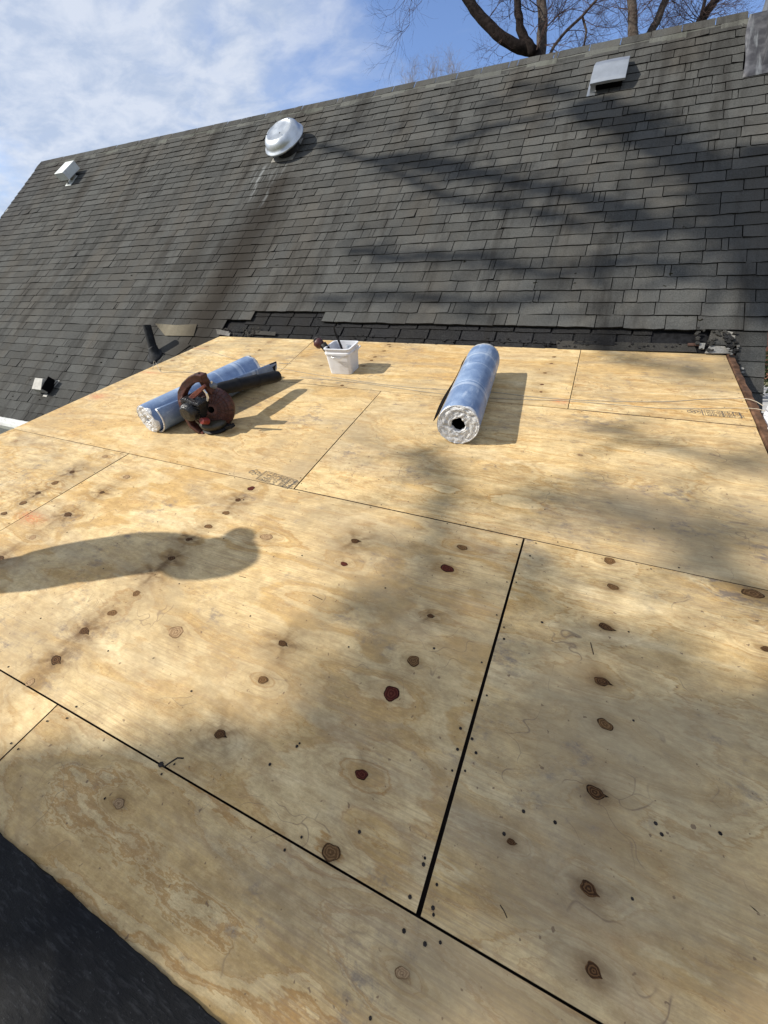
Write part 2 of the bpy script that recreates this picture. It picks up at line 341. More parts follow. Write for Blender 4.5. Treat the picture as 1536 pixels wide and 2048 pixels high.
# ------------------------------------------------------------------ ground and house bodies
GZ = -3.1
def ground_mat():
    M = Mat('ground'); n = M.noise(.5, 6, .6); n2 = M.noise(30, 4, .7)
    c = M.mix(M.ramp(n, .35, .65), (.10, .11, .05, 1), (.17, .15, .08, 1)); c = M.mix(M.ramp(n2, .4, .7, 0, .5), c, (.06, .07, .03, 1))
    return M.out(c, .95, n2, .6, .05)
g = MB(); g.add([(-600, -600, GZ), (600, -600, GZ), (600, 600, GZ), (-600, 600, GZ)], [(0, 1, 2, 3)]); go = g.build('ground', ground_mat()); go['kind'] = 'structure'
dv = MB(); dv.add([(4.9, 3, GZ + .004), (13, 3, GZ + .004), (13, 30, GZ + .004), (4.9, 30, GZ + .004)], [(0, 1, 2, 3)])
dvo = dv.build('driveway', simple('concrete', (.36, .35, .33, 1), .85, .12, 3, .3)); dvo['kind'] = 'structure'
M_SIDING = simple('siding', (.55, .55, .52, 1), .7, .05, 4, .1)

# ------------------------------------------------------------------ main roof
XL, XR = -8.0, 3.71
SR = 3.93; EX = 0.127
EAVE = -1.43
roof = thing('shingle_roof', 'steep grey asphalt shingle roof rising behind the plywood deck', 'roof', ROOF)
b = MB(); b.box(XL + .01, XR - .02, EAVE + .01, SR - .01, -.10, -.026); b.build('roof_board', M_TAR, roof)
# back slope
RIDGE_W = ROOF @ Vector((0, SR, 0)); EAVE_W = ROOF @ Vector((0, EAVE, 0)); run = RIDGE_W.y - EAVE_W.y
bk = MB(); inv = ROOF.inverted()
q = [Vector((XL, RIDGE_W.y, RIDGE_W.z)), Vector((XR, RIDGE_W.y, RIDGE_W.z)), Vector((XR, RIDGE_W.y + run, EAVE_W.z)), Vector((XL, RIDGE_W.y + run, EAVE_W.z))]
bk.hull([inv @ (v - Vector((0, 0, .14))) for v in q], [inv @ (v - Vector((0, 0, .02))) for v in q]); bk.build('back_slope', M_SH, roof, fix=True)
# rake boards
rk = MB(); rk.box(XL - .025, XL + .01, EAVE, SR, -.18, -.004); rk.build('rake_board', M_WHITE, roof)
rk = MB(); rk.box(XR - .03, XR - .004, EAVE, SR, -.16, -.02); rk.build('rake_board', M_TAR, roof, )

def layer_start(x):
    """lowest course row of the upper shingle layer at x (row k: bottom edge .225 + k*EX)"""
    if x < -1.22: return -13
    if x < -.86: return 0
    if x < .05: return 1
    if x < 3.34: return 0
    return 0
tabs = []
def add_row(s0, x0, x1, widths, zbot, mat, tone=(.78, 1.22), gap=.0065, wav=.0022, exp=EX):
    x = x0
    while x < x1 - .02:
        w = random.choice(widths); xe = min(x + w, x1)
        if x1 - xe < .04: xe = x1
        tabs.append((x + gap / 2, xe - gap / 2, s0 + random.uniform(-.002, .002), exp, zbot + random.uniform(-.0012, .0025), mat, random.uniform(*tone), wav))
        x = xe
WID = [.28, .28, .30, .26, .24, .30, .32, .27, .15, .10, .20, .045]
nrow = int((SR - .225) / EX)
for k in range(-13, nrow + 1):
    s0 = .225 + k * EX
    lo = XL + random.uniform(-.006, .006)
    if k >= 1: spans = [(lo, XR + random.uniform(-.004, .01))]
    elif k == 0: spans = [(lo, -.86), (.055, XR)]
    else: spans = [(lo, -1.20)]
    for a, bb in spans:
        if s0 > 3.02 and bb > 3.4: bb = 3.40
        off = random.uniform(-.2, 0); add_row(s0, a, bb, WID, .013, 'new', wav=.0042)
# right strip beside the deck: larger patched shingles
for k in range(-1, -14, -1):
    s0 = .225 + k * EX
    if k == -1: add_row(s0 + .0, 3.40, XR, [.35], .006, 'new', (.62, .72), exp=EX)
    else: add_row(s0, 3.535, XR - .005, [.3, .18], .006, 'new', (.7, .95))
# the older, darker layer laid bare above the deck
for k, s0 in enumerate((-.03, .075, .185, .30)):
    add_row(s0, -1.19 if k < 2 else -.95, (3.02 if k > 0 else 2.28), [.29, .30, .31], -.012, 'old', (.75, 1.25), gap=.016, wav=.003, exp=.112)
def tab_mesh(mb, t):
    x0, x1, s0, ex, zb, mat, tint, wav = t
    n = max(2, int((x1 - x0) / .06)); bot = []; top = []; dz = random.uniform(-.001, .0015) if random.random() > .12 else random.choice([-1, 1]) * random.uniform(.003, .007)
    for i in range(n + 1):
        x = x0 + (x1 - x0) * i / n; e = s0 + random.uniform(-wav, wav); zz = zb + dz * (i / n - .5) * 2 + random.uniform(-.0005, .0005)
        bot.append((x, e, zz)); top.append((x, s0 + ex + .012, zb - .0085))
    th = .009; vs = bot + top + [(v[0], v[1] + .0008, v[2] - th) for v in bot]
    m1 = n + 1
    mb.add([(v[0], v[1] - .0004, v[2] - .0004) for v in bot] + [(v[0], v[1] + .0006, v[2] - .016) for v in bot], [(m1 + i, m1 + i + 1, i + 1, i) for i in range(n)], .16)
    fs = [(i, i + 1, m1 + i + 1, m1 + i) for i in range(n)] + [(2 * m1 + i, 2 * m1 + i + 1, i + 1, i) for i in range(n)] + [(2 * m1, 0, m1), (n, 2 * m1 + n, m1 + n)]
    mb.add(vs, fs, tint)
def area(t):
    c = [proj(ROOF @ Vector((x, s, 0))) for x, s in ((t[0], t[2]), (t[1], t[2]), (t[1], t[2] + t[3]), (t[0], t[2] + t[3]))]
    if min(p[2] for p in c) < .1: return 0
    cx = sum(p[0] for p in c) / 4; cy = sum(p[1] for p in c) / 4
    if not (0 < cx < 1536 and 0 < cy < 1000): return 0
    if t[2] < -.06 and -1.25 < t[0] < 3.3: return 0
    return abs(sum(c[i][0] * c[(i + 1) % 4][1] - c[(i + 1) % 4][0] * c[i][1] for i in range(4))) / 2
order = sorted(range(len(tabs)), key=lambda i: -area(tabs[i])); single = set(order[:298])
MM = {'new': M_SH, 'old': M_OLD}
rest = MB(); resto = MB()
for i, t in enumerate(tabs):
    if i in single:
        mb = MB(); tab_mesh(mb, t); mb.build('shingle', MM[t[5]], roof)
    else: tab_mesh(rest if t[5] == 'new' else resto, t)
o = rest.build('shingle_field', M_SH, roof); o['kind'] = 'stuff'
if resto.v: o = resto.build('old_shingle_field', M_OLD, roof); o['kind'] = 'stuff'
# ridge cap
x = XL; i = 0
while x < 3.40:
    xe = min(x + .30, 3.42) + .003; mb = MB(); z = .010 + .003 * (i % 2)
    sa = SR - .115 + random.uniform(-.004, .004)
    pr = lambda xx, dz: [Vector((xx, sa, z - .004 + dz)), Vector((xx, SR - .02, z + dz)), Vector((xx, SR + .012, z - .01 + dz)), Vector((xx, SR + .05, -.10 + dz))]
    A = pr(x - .02, 0); B = pr(xe, 0); A2 = pr(x - .02, -.008); B2 = pr(xe, -.008)
    mb.add(A + B + A2 + B2, [(j, 4 + j, 5 + j, 1 + j) for j in range(3)] + [(8, 12, 4, 0), (4, 12, 13, 5), (5, 13, 14, 6), (6, 14, 15, 7), (0, 1, 9, 8), (1, 2, 10, 9), (2, 3, 11, 10)], random.uniform(.88, 1.15))
    mb.build('ridge_cap', M_CAP, roof, fix=False); x = xe; i += 1
ul = MB(); ul.box(XL, 3.42, SR - .145, SR - .02, -.006, .009, .75); ul.build('ridge_underlay', M_SH, roof)
# torn pieces at the right corner and left corner
def patch(name, pts, z, mat, th=.006, par=roof, frame=ROOF, tint=1.0):
    P = [hit(px, py, frame, z) for px, py in pts]; mb = MB(); mb.hull([Vector((p.x, p.y, z - th)) for p in P][::-1], [Vector((p.x, p.y, z)) for p in P][::-1], tint)
    return mb.build(name, mat, par, fix=True)
M_GRAN = shingle_mat('tar_granules', (.030, .028, .025, 1), (.045, .040, .032, 1))
patch('granule_patch', [(1112, 681), (1388, 688), (1394, 704), (1115, 698)], -.012, M_GRAN)
patch('torn_shingle_piece', [(1420, 690), (1464, 690), (1468, 707), (1409, 706)], -.004, M_LITE)
patch('torn_shingle_piece', [(1436, 659), (1472, 665), (1466, 694), (1457, 684), (1449, 668)], .002, M_LITE)
patch('torn_shingle_piece', [(1400, 686), (1411, 686), (1408, 698), (1398, 697)], -.002, M_LITE)
patch('granule_patch', [(1424, 657), (1445, 663), (1452, 676), (1463, 686), (1415, 687)], .004, M_GRAN, tint=1.6)
patch('red_shingle_strip', [(1376, 686), (1399, 686), (1399, 691), (1376, 691)], -.001, simple('brick_red', (.085, .05, .038, 1), .8, .3, 60))
patch('torn_shingle_piece', [(432, 658), (448, 661), (461, 664), (458, 672), (434, 668)], .012, M_LITE, tint=.8)
patch('lifted_shingle', [(500, 668), (505, 660), (552, 664), (550, 671)], .008, M_GRAN, tint=1.3)
patch('repair_shingle', [(310, 647), (352, 650), (394, 648), (387, 672), (330, 671)], .022, M_TAN, th=.003)
patch('flashing_skirt', [(268, 690), (330, 671), (380, 690), (350, 712), (270, 692)], .0175, M_SH, tint=1.0)
def chips(n, quad, z, mat, name, smin, smax):
    mb = MB(); A, B, Cc, Dd = [hit(px, py, ROOF, z) for px, py in quad]
    for _ in range(n):
        u, v = random.random(), random.random(); p = A.lerp(B, u).lerp(Dd.lerp(Cc, u), v); r = random.uniform(smin, smax); a0 = random.uniform(0, 6.28); k = random.choice([4, 5, 5, 6]); t = random.uniform(.15, .35) * r
        ring = [(p.x + r * random.uniform(.6, 1.1) * math.cos(a0 + j * 6.283 / k), p.y + r * random.uniform(.5, 1) * math.sin(a0 + j * 6.283 / k)) for j in range(k)]
        mb.hull([Vector((x, y, p.z - t)) for x, y in ring], [Vector((x, y, p.z + t + random.uniform(-.3, .3) * t)) for x, y in ring], random.uniform(.5, 1.3))
    o = mb.build(name, mat, roof, fix=True); o['kind'] = 'stuff'
chips(45, [(1446, 662), (1472, 672), (1486, 790), (1462, 712)], .012, M_OLD, 'tar_debris', .006, .022)
chips(9, [(1452, 690), (1476, 690), (1490, 760), (1470, 740)], .018, M_LITE, 'pale_debris', .005, .014)
chips(30, [(1380, 655), (1470, 662), (1470, 704), (1390, 700)], .010, M_GRAN, 'granule_debris', .006, .02)
chips(40, [(440, 655), (520, 655), (520, 672), (450, 668)], .010, M_GRAN, 'granule_debris', .006, .02)
chips(90, [(700, 668), (1380, 686), (1380, 700), (700, 684)], -.008, M_OLD, 'tar_debris', .004, .014)
# moss along the course edges
mo = MB()
def clump(mb, p, r, n=5):
    for _ in range(n):
        c = Vector(p) + Vector((random.uniform(-r, r), random.uniform(-r * .4, r * .4), random.uniform(0, r * .3))); rr = r * random.uniform(.3, .6)
        vs = [c + Vector((rr * math.cos(a) * random.uniform(.7, 1.2), rr * math.sin(a) * random.uniform(.6, 1.1), -.2 * rr)) for a in [j * 1.2566 for j in range(5)]] + [c + Vector((0, 0, rr * .7))]
        mb.add(vs, [(j, (j + 1) % 5, 5) for j in range(5)])
for _ in range(1500):
    k = random.randint(-12, 22); x = random.uniform(XL, XR); s = .225 + k * EX
    if k < 1 and x > -1.3: continue
    clump(mo, (x, s - .002, .004), random.choice([.004, .005, .006, .010]), 3)
for px, py in ((524, 568), (575, 534), (371, 585), (554, 531), (710, 522), (929, 523), (1149, 567), (1071, 566), (1367, 455), (1150, 548), (1340, 548), (1328, 573), (263, 551), (320, 560), (674, 645), (115, 713), (60, 760), (203, 725), (26, 793), (95, 803), (80, 800), (1400, 640), (1070, 603)):
    clump(mo, hit(px, py, ROOF, .008), .016, 7)
o = mo.build('moss_clumps', M_MOSS, roof); o['kind'] = 'stuff'

# gutter at the eave
gut = thing('gutter', 'white metal rain gutter along the eave at the far left', 'gutter', ROOF @ Matrix.Translation((0, EAVE, 0)) @ Matrix.Rotation(-(SL + PH), 4, 'X'))
gm = MB(); pr = [(-.005, 0.0), (-.012, -.02), (-.015, -.11), (-.10, -.11), (-.135, -.05), (-.135, -.012), (-.118, -.012), (-.118, -.05)]
gm.grid(lambda u, v: (XL + (XR - XL) * v, pr[round(u * 7)][0], pr[round(u * 7)][1]), 7, 12); gm.build('trough', M_WHITE, gut, solid=.002)
gl = MB(); gl.box(XL, -1.25, -.012, .03, -.004, .0015); gl.build('drip_edge', M_WHITE, gut)
# house body under the roof
hb = MB(); hb.box(XL + .3, XR - .25, EAVE_W.y + .35, RIDGE_W.y + run - .35, GZ, EAVE_W.z - .10)
gx = [(Vector((xx, EAVE_W.y + .35, EAVE_W.z - .1)), Vector((xx, RIDGE_W.y + run - .35, EAVE_W.z - .1)), Vector((xx, RIDGE_W.y, RIDGE_W.z - .5))) for xx in (XL + .3, XR - .25)]
hb.add([*gx[0], *gx[1]], [(0, 2, 1), (3, 4, 5), (0, 3, 5, 2), (1, 2, 5, 4)])
tag(hb.build('house_wall', M_SIDING), 'pale siding wall of the house under the steep shingle roof', 'house wall')

# ------------------------------------------------------------------ deck
deck = thing('plywood_deck', 'low sloped roof deck of new plywood sheets in the foreground', 'roof deck', DECK)
KN = [  # px, py, radius px, kind
 (144,944,6,'d'),(110,966,8,'b'),(76,986,6,'d'),(46,1006,8,'b'),(8,1027,7,'b'),(210,913,6,'l'),(32,882,6,'l'),
 (253,954,8,'l'),(204,985,6,'d'),(136,1029,9,'d'),(66,1075,9,'l'),(1,1116,8,'d'),(502,977,8,'r'),(476,1000,6,'d'),(452,1026,8,'b'),(417,1053,9,'b'),
 (378,1079,8,'d'),(343,1117,10,'d'),(306,1149,9,'d'),(273,1187,11,'b'),(225,1226,12,'b'),(169,1262,11,'d'),(112,1320,12,'d'),(61,1365,9,'l'),
 (533,1074,13,'l'),(710,1082,8,'d'),(688,1128,8,'r'),(352,1264,17,'l'),(565,1287,9,'d'),(526,1360,10,'b'),(440,1468,11,'d'),(723,1549,13,'r'),
 (662,1705,18,'b'),(238,1607,12,'l'),(924,1095,10,'b'),(894,1137,13,'r'),(861,1232,6,'d'),(827,1322,13,'b'),(783,1387,17,'r'),
 (1219,1122,11,'b'),(1226,1174,11,'b'),(1505,1187,19,'b'),(1211,1254,12,'d'),(1203,1363,14,'d'),(1532,1298,9,'d'),(1210,1449,14,'b'),(1190,1585,17,'d'),
 (1177,1778,20,'d'),(1186,1941,20,'d'),(804,1946,14,'l'),(1022,1684,5,'d'),
 (413,693,5,'l'),(379,707,5,'l'),(345,721,5,'l'),(519,700,4,'b'),(539,684,5,'l'),(606,713,4,'b'),(643,731,4,'b'),(1103,727,3,'r'),(1090,746,4,'b'),(1084,769,4,'r'),(1082,784,3,'r'),(1108,714,4,'b'),
 (778,689,4,'b'),(780,693,3,'b'),(768,702,4,'b'),(750,714,4,'b'),(743,721,4,'b'),(727,732,4,'b'),(684,771,4,'b'),(606,713,4,'b'),(1160,910,5,'l'),(883,798,4,'l')]
knots = []
for px, py, r, kd in KN:
    p = hit(px, py); z = proj(DECK @ p)[2]
    knots.append((p.x, p.y, min(.031, max(.009, 1.0 * r / F * z * (1.0 if py > 1300 else 1.0))), kd))
PK = [(1173, 986, .045), (240, 1607, .04), (804, 1946, .05), (260, 830, .05), (150, 800, .04), (1300, 930, .05), (1400, 880, .03), (1250, 760, .04), (480, 830, .05), (700, 890, .04), (950, 930, .05), (1450, 1000, .05), (640, 1200, .03), (100, 1700, .05), (400, 1850, .05), (1350, 1550, .04), (1000, 1500, .04)]
fig = [(hit(a, b2).x, hit(a, b2).y, r) for a, b2, r in PK]
REDS = [(195, 793, .10, .05), (60, 1035, .10, .035), (1122, 803, .05, .03), (400, 697, .10, .02), (300, 745, .12, .02)]
reds = [(hit(a, b2).x, hit(a, b2).y, u, v) for a, b2, u, v in REDS]
# straight joint lines fitted through photographed points
def fit(pts, vert=False):
    H = [hit(*p) for p in pts]; X = np.array([h.y if vert else h.x for h in H]); Y = np.array([h.x if vert else h.y for h in H])
    bb, a = np.polyfit(X, Y, 1); return lambda t: a + bb * t
J3 = fit([(0, 1337), (113, 1411), (330, 1534), (835, 1832), (1203, 2048)]); J2 = fit([(35, 853), (250, 912), (583, 982), (768, 1023), (1048, 1078), (1536, 1166)])
J1 = fit([(545, 759), (650, 773), (768, 785), (1136, 816)]); JB = fit([(440, 672), (628, 681), (1158, 717), (1450, 707)])
JBl = fit([(440, 672), (760, 685), (1158, 700), (1450, 707)]); J4 = lambda t: -.62
VL = fit([(440, 672), (420, 682), (35, 853)], True); VR = fit([(1450, 707), (1480, 775), (1500, 822)], True)
V3a = fit([(250, 912), (0, 1062)], True); V3b = fit([(1048, 1078), (835, 1832)], True); V2 = fit([(583, 982), (760, 785)], True)
V1a = fit([(628, 681), (558, 745)], True); V1b = fit([(1158, 717), (1136, 816)], True); V4 = fit([(113, 1411), (0, 1520)], True)
def cross(J, V):
    y = 1.0
    for _ in range(20): y = J(V(y))
    return Vector((V(y), y, 0))
VX = lambda v: (lambda t: v)
sheets = [  # bottom line, top line, left, right, gap at the ends
 (J1, JBl, VL, V1a, .004), (J1, JBl, V1a, V1b, .0022), (J1, JBl, V1b, VR, .0015),
 (J2, J1, VL, V2, .002), (J2, J1, V2, VR, .004),
 (J3, J2, VL, V3a, .0048), (J3, J2, V3a, V3b, .0045), (J3, J2, V3b, VR, .004),
 (J4, J3, VL, V4, .0028), (J4, J3, V4, VX(3.47), .0025)]
TH = .015
for si, (jb, jt, vl, vr, gp) in enumerate(sheets):
    g0 = .0024
    c = [cross(jb, vl) + Vector((g0, g0, 0)), cross(jb, vr) + Vector((-gp, g0, 0)), cross(jt, vr) + Vector((-gp, -g0, 0)), cross(jt, vl) + Vector((g0, -g0, 0))]
    if si == 7: c[0].x += .004; c[3].x += .001
    if si == 4: c[0].x += .005
    near = si >= 5; st = .008 if near else .013
    w = (c[1] - c[0]).length; h = (c[3] - c[0]).length; nu = max(4, int(w / st)); nv = max(4, int(h / st))
    if si >= 8: nu, nv = int(w / .009), int(h / .009)
    U, Vv = np.meshgrid(np.linspace(0, 1, nu + 1), np.linspace(0, 1, nv + 1))
    cc = [np.array(p) for p in c]
    P = (cc[0][None, None] * ((1 - U) * (1 - Vv))[..., None] + cc[1][None, None] * (U * (1 - Vv))[..., None] + cc[2][None, None] * (U * Vv)[..., None] + cc[3][None, None] * ((1 - U) * Vv)[..., None])
    X, Y = P[..., 0], P[..., 1]
    # very slight cupping and uneven edges
    Z = .0006 * np.sin(X * 2.3 + si) + .0006 * np.sin(Y * 4.1 + si * 2)
    ox, oy = si * 5.7, si * 3.3
    kx = .55 if si < 5 else .8; ky = 3.4 if si < 5 else 2.2
    g = (2.1 if si < 5 else 1.0) * vnoise(X * kx + ox, Y * ky + oy, si) + (.8 if si < 5 else .5) * vnoise(X * kx * 2.7 + ox, Y * ky * 2.6 + oy, si + 50) + .28 * vnoise(X * 6 + ox, Y * 14 + oy, si + 90)
    kn = np.zeros_like(X)
    inside = lambda kx_, ky_: c[0].x - .25 < kx_ < c[1].x + .25 and c[0].y - .1 < ky_ < c[3].y + .1
    for (ax, ay, r, kd) in knots:
        if not inside(ax, ay): continue
        dx, dy = X - ax, Y - ay; s = random.choice([-1, 1])
        g += s * (.42 * np.exp(-(dx / (r * 4.5)) ** 2 - (dy / (r * 2.0)) ** 2) + .14 * np.exp(-(dx / (r * 12)) ** 2 - (dy / (r * 4)) ** 2))
        rr_ = min(r, .0175); far_ = .34 if ax > 2.44 else (.75 if ax > 1.6 else 1.0); th_ = np.arctan2(dy * 1.3, dx); ph_ = random.uniform(0, 6.28); ray_ = .32 + .68 * np.clip(.5 + .5 * np.cos(th_ * 5 + ph_ + .6 * np.sin(th_ * 2)) + .35 * np.cos(th_ * 9 + ph_ * 2), 0, 1) ** 1.3
        kn = np.maximum(kn, far_ * ray_ * np.exp(-(dx / (rr_ * 5.2)) ** 2 - (dy / (rr_ * 4.8)) ** 2) * (.80 if kd == 'd' else (.45 if kd == 'r' else .28)))
        kn = np.maximum(kn, np.exp(-(dx / (r * 1.9)) ** 2 - (dy / (r * 1.35)) ** 2) * (.70 if kd in 'd' else .45))
        if kd in 'd' and ax < 1.5: kn = np.maximum(kn, .50 * np.exp(-(dx / (r * 2.6)) ** 2 - (dy / (r * 7.5)) ** 2) * (.5 + vnoise(X * 60, Y * 9, si + 7)))
    for (ax, ay, r) in fig:
        if not inside(ax, ay): continue
        dx, dy = X - ax, Y - ay; g += .7 * np.exp(-(dx / (r * 6)) ** 2 - (dy / (r * 1.8)) ** 2)
    rd = np.zeros_like(X)
    for ax, ay, u, v in reds:
        if inside(ax, ay): rd = np.maximum(rd, .75 * np.exp(-((X - ax) / u) ** 2 - ((Y - ay) / v) ** 2))
    nvt = (nu + 1) * (nv + 1)
    vs = np.stack([X.ravel(), Y.ravel(), Z.ravel()], 1)
    idx = np.arange(nvt).reshape(nv + 1, nu + 1)
    fs = np.stack([idx[:-1, :-1].ravel(), idx[:-1, 1:].ravel(), idx[1:, 1:].ravel(), idx[1:, :-1].ravel()], 1).tolist()
    ring = list(idx[0, :]) + list(idx[1:, -1]) + list(idx[-1, -2::-1]) + list(idx[-2:0:-1, 0])
    low = vs[ring].copy(); low[:, 2] -= TH; b0 = len(vs); vs = np.concatenate([vs, low]); n = len(ring)
    for i in range(n): fs.append((int(ring[i]), b0 + i, b0 + (i + 1) % n, int(ring[(i + 1) % n])))
    me = bpy.data.meshes.new('plywood_sheet'); me.from_pydata(vs.tolist(), [], fs)
    for nm, arr in (('grain', g), ('near_knot', kn), ('red_paint', rd)):
        a = me.attributes.new(nm, 'FLOAT', 'POINT'); full = np.concatenate([arr.ravel(), np.zeros(n)]); a.data.foreach_set('value', full.astype(np.float32))
    a = me.attributes.new('sheet', 'FLOAT', 'POINT'); a.data.foreach_set('value', np.full(len(vs), float(si), np.float32))
    me.materials.append(M_PLY); me.materials.append(M_EDGE)
    mi = np.zeros(len(fs), np.int32); mi[-n:] = 1; me.polygons.foreach_set('material_index', mi)
    o = bpy.data.objects.new('plywood_sheet', me); C.objects.link(o); o.parent = deck
# framing under the joints
fr = MB(); fr.box(-1.19, 3.46, -.62, 3.45, -.20, -.0175); fr.build('deck_framing', simple('dark_frame', (.02, .015, .012, 1), .9), deck)
# knots
for ax, ay, r, kd in knots:
    mb = MB(); n = 22; rings = [0, .35, .7, 1.0]; asp = random.uniform(.62, .85); rot = random.uniform(-.25, .25)
    vs = [(ax, ay, .0011)]; rad = [0.0]; ph = [random.uniform(0, 6.28) for _ in range(3)]
    for q in rings[1:]:
        for k in range(n):
            a = 2 * math.pi * k / n; e = 1 + .09 * math.sin(2 * a + ph[0]) + .06 * math.sin(3 * a + ph[1]) + .05 * math.sin(5 * a + ph[2])
            if kd in 'd' and k in (0,): e *= 1.55 if q == 1 else 1.1
            u, v = r * q * e * math.cos(a), r * q * e * asp * math.sin(a)
            vs.append((ax + u * math.cos(rot) - v * math.sin(rot), ay + u * math.sin(rot) + v * math.cos(rot), .0011 if q < 1 else .0007)); rad.append(q)
    fs = [(0, 1 + k, 1 + (k + 1) % n) for k in range(n)]
    for j in range(2):
        fs += [(1 + j * n + k, 1 + (j + 1) * n + k, 1 + (j + 1) * n + (k + 1) % n, 1 + j * n + (k + 1) % n) for k in range(n)]
    mb.add(vs, fs); o = mb.build('knot', M_KN[kd], deck)
    a = o.data.attributes.new('rad', 'FLOAT', 'POINT'); a.data.foreach_set('value', rad)
# nails: rows along the joints and over each rafter
nl = MB()
def nail(x, y, r=.0033):
    z = .0016; vs = [(x, y, z + .0006)] + [(x + r * math.cos(a), y + r * math.sin(a), z) for a in [k * 1.0472 for k in range(6)]]
    nl.add(vs, [(0, 1 + k, 1 + (k + 1) % 6) for k in range(6)])
for (jb, jt, vl, vr, gp) in sheets:
    a, b2, c2, d2 = cross(jb, vl), cross(jb, vr), cross(jt, vr), cross(jt, vl)
    for s, e in ((a, d2), (b2, c2)):
        t = .06
        sg = 1 if s is a else -1
        while t < .97: 
            p = s.lerp(e, t + random.uniform(-.02, .02)); nail(p.x + sg * random.uniform(.014, .022), p.y); t += random.uniform(.11, .2)
    for lo, hi in ((a, b2), (d2, c2)):
        sg = 1 if lo is a else -1; t = .04
        while t < .97: p = lo.lerp(hi, t + random.uniform(-.01, .01)); nail(p.x, p.y + sg * random.uniform(.012, .02)); t += .407 / max(.5, (b2 - a).length)
    xx = a.x + .407
    while xx < b2.x - .1:
        yy = a.y + .2
        while yy < d2.y - .1: nail(xx + random.uniform(-.012, .012), yy); yy += random.uniform(.25, .42)
        xx += .407
for px, py in ((594, 1493 ), (540, 1529), (1008, 1668), (808, 1862), (850, 1888), (1047, 1623), (1440, 1667), (719, 1664), (487, 1000), (1110, 1645), (1323, 1669), (1311, 1647), (921, 1457), (944, 1478), (915, 1499), (952, 1506), (847, 1729), (820, 1794), (866, 1816), (1008, 1278), (868, 1297), (1084, 1245), (1060, 1112)):
    h = hit(px, py); nail(h.x, h.y, .0044)
o = nl.build('nail_heads', M_NAIL, deck); o['kind'] = 'stuff'
# splinters, slits and pencil-like scuffs pressed into the veneer
sp = MB()
for _ in range(45):
    x = random.uniform(-1.1, 3.3); y = random.uniform(-.25, 3.3); a = random.gauss(0, .9); L = random.uniform(.004, .014); w = random.uniform(.0006, .0016)
    dx, dy = math.cos(a) * L, math.sin(a) * L; nx, ny = -math.sin(a) * w, math.cos(a) * w; z = .0017
    sp.add([(x - dx, y - dy, z), (x + nx, y + ny, z), (x + dx, y + dy, z), (x - nx, y - ny, z)], [(0, 3, 2, 1)])
for (a, b2) in (((1237, 1262), (1236, 1310)),):
    pass
for pl in ([(1181, 1285), (1184, 1297), (1187, 1309)], [(1000, 1810), (1008, 1822), (1014, 1836)], [(625, 1190), (645, 1200)], [(478, 1152), (492, 1156)]):
    q = [hit(*p) for p in pl]; sp.tube([(v.x, v.y, .0006) for v in q], .0013, 4)
o = sp.build('splinters_and_scuffs', simple('scuff', (.05, .035, .025, 1), .8), deck); o['kind'] = 'stuff'
# printed grade stamps (flat print)
def stamp(p, L, H, ang, flip, left_title):
    o = thing('grade_stamp', '', 'stamp', DECK @ Matrix.Translation((p.x, p.y, .0020)) @ Matrix.Rotation(ang, 4, 'Z'))
    del o['category']; del o['label']; o.parent = deck; o.matrix_parent_inverse = Matrix.Identity(4); o.matrix_local = Matrix.Translation((p.x, p.y, .0020)) @ Matrix.Rotation(ang, 4, 'Z')
    mb = MB(); t = .0022
    def ln(x0, y0, x1, y1, w=t): mb.add([(x0, y0, 0), (x1, y0, 0), (x1, y1, 0), (x0, y1, 0)], [(0, 1, 2, 3)])
    ln(L * .30, 0, L * .92, t); ln(L * .30, H - t, L * .92, H)
    for u, w in ((.25, 2), (.30, 1), (.44, 1.5), (.47, 1), (.62, 1), (.72, 1), (.81, 1), (.92, 2)): ln(L * u, 0, L * u + t * w, H)
    for col in np.arange(.49, .98, .028):
        y = H * .08
        while y < H * .9:
            hh = random.uniform(.004, .012)
            if random.random() < .75: ln(L * col, y, L * col + L * .011, min(y + hh, H * .93))
            y += hh + .003
    mb.build('printed_frame', M_PRINT, o)
    cu = bpy.data.curves.new('t', 'FONT'); cu.body = left_title; cu.size = H * .42; cu.align_x = 'CENTER'; cu.align_y = 'CENTER'
    to = bpy.data.objects.new('t', cu); C.objects.link(to); dg = bpy.context.evaluated_depsgraph_get(); me = bpy.data.meshes.new_from_object(to.evaluated_get(dg)); bpy.data.objects.remove(to)
    me.materials.clear(); me.materials.append(M_PRINT); t2 = bpy.data.objects.new('printed_number', me); C.objects.link(t2); t2.parent = o
    t2.matrix_local = Matrix.Translation((L * .375, H * .5, 0)) @ Matrix.Rotation(math.pi / 2 * (1 if flip else -1), 4, 'Z')
    # looping mill mark at the left end
    mk = MB()
    for k, (u, v, r) in enumerate(((.02, .5, .012), (.07, .7, .010), (.10, .4, .010), (.15, .55, .012), (.20, .5, .010))):
        c = Vector((L * u, H * v, 0)); n = 12
        mk.add([c + Vector((math.cos(a) * r, math.sin(a) * r * 1.3, 0)) for a in [q * 6.283 / n for q in range(n)]] + [c + Vector((math.cos(a) * r * .72, math.sin(a) * r * 1.0, 0)) for a in [q * 6.283 / n for q in range(n)]],
               [(q, (q + 1) % n, n + (q + 1) % n, n + q) for q in range(9 if k % 2 else 12)])
    mk.build('printed_mill_mark', M_PRINT, o)
a = hit(492, 949); b2 = hit(583, 978); stamp(Vector((a.x, a.y - .01, 0)), (b2 - a).length, .085, math.atan2(b2.y - a.y, b2.x - a.x), False, '15/32')
a = hit(1378, 829); b2 = hit(1492, 838); stamp(Vector((a.x, a.y, 0)), (b2 - a).length, .075, math.atan2(b2.y - a.y, b2.x - a.x), False, '15/32')
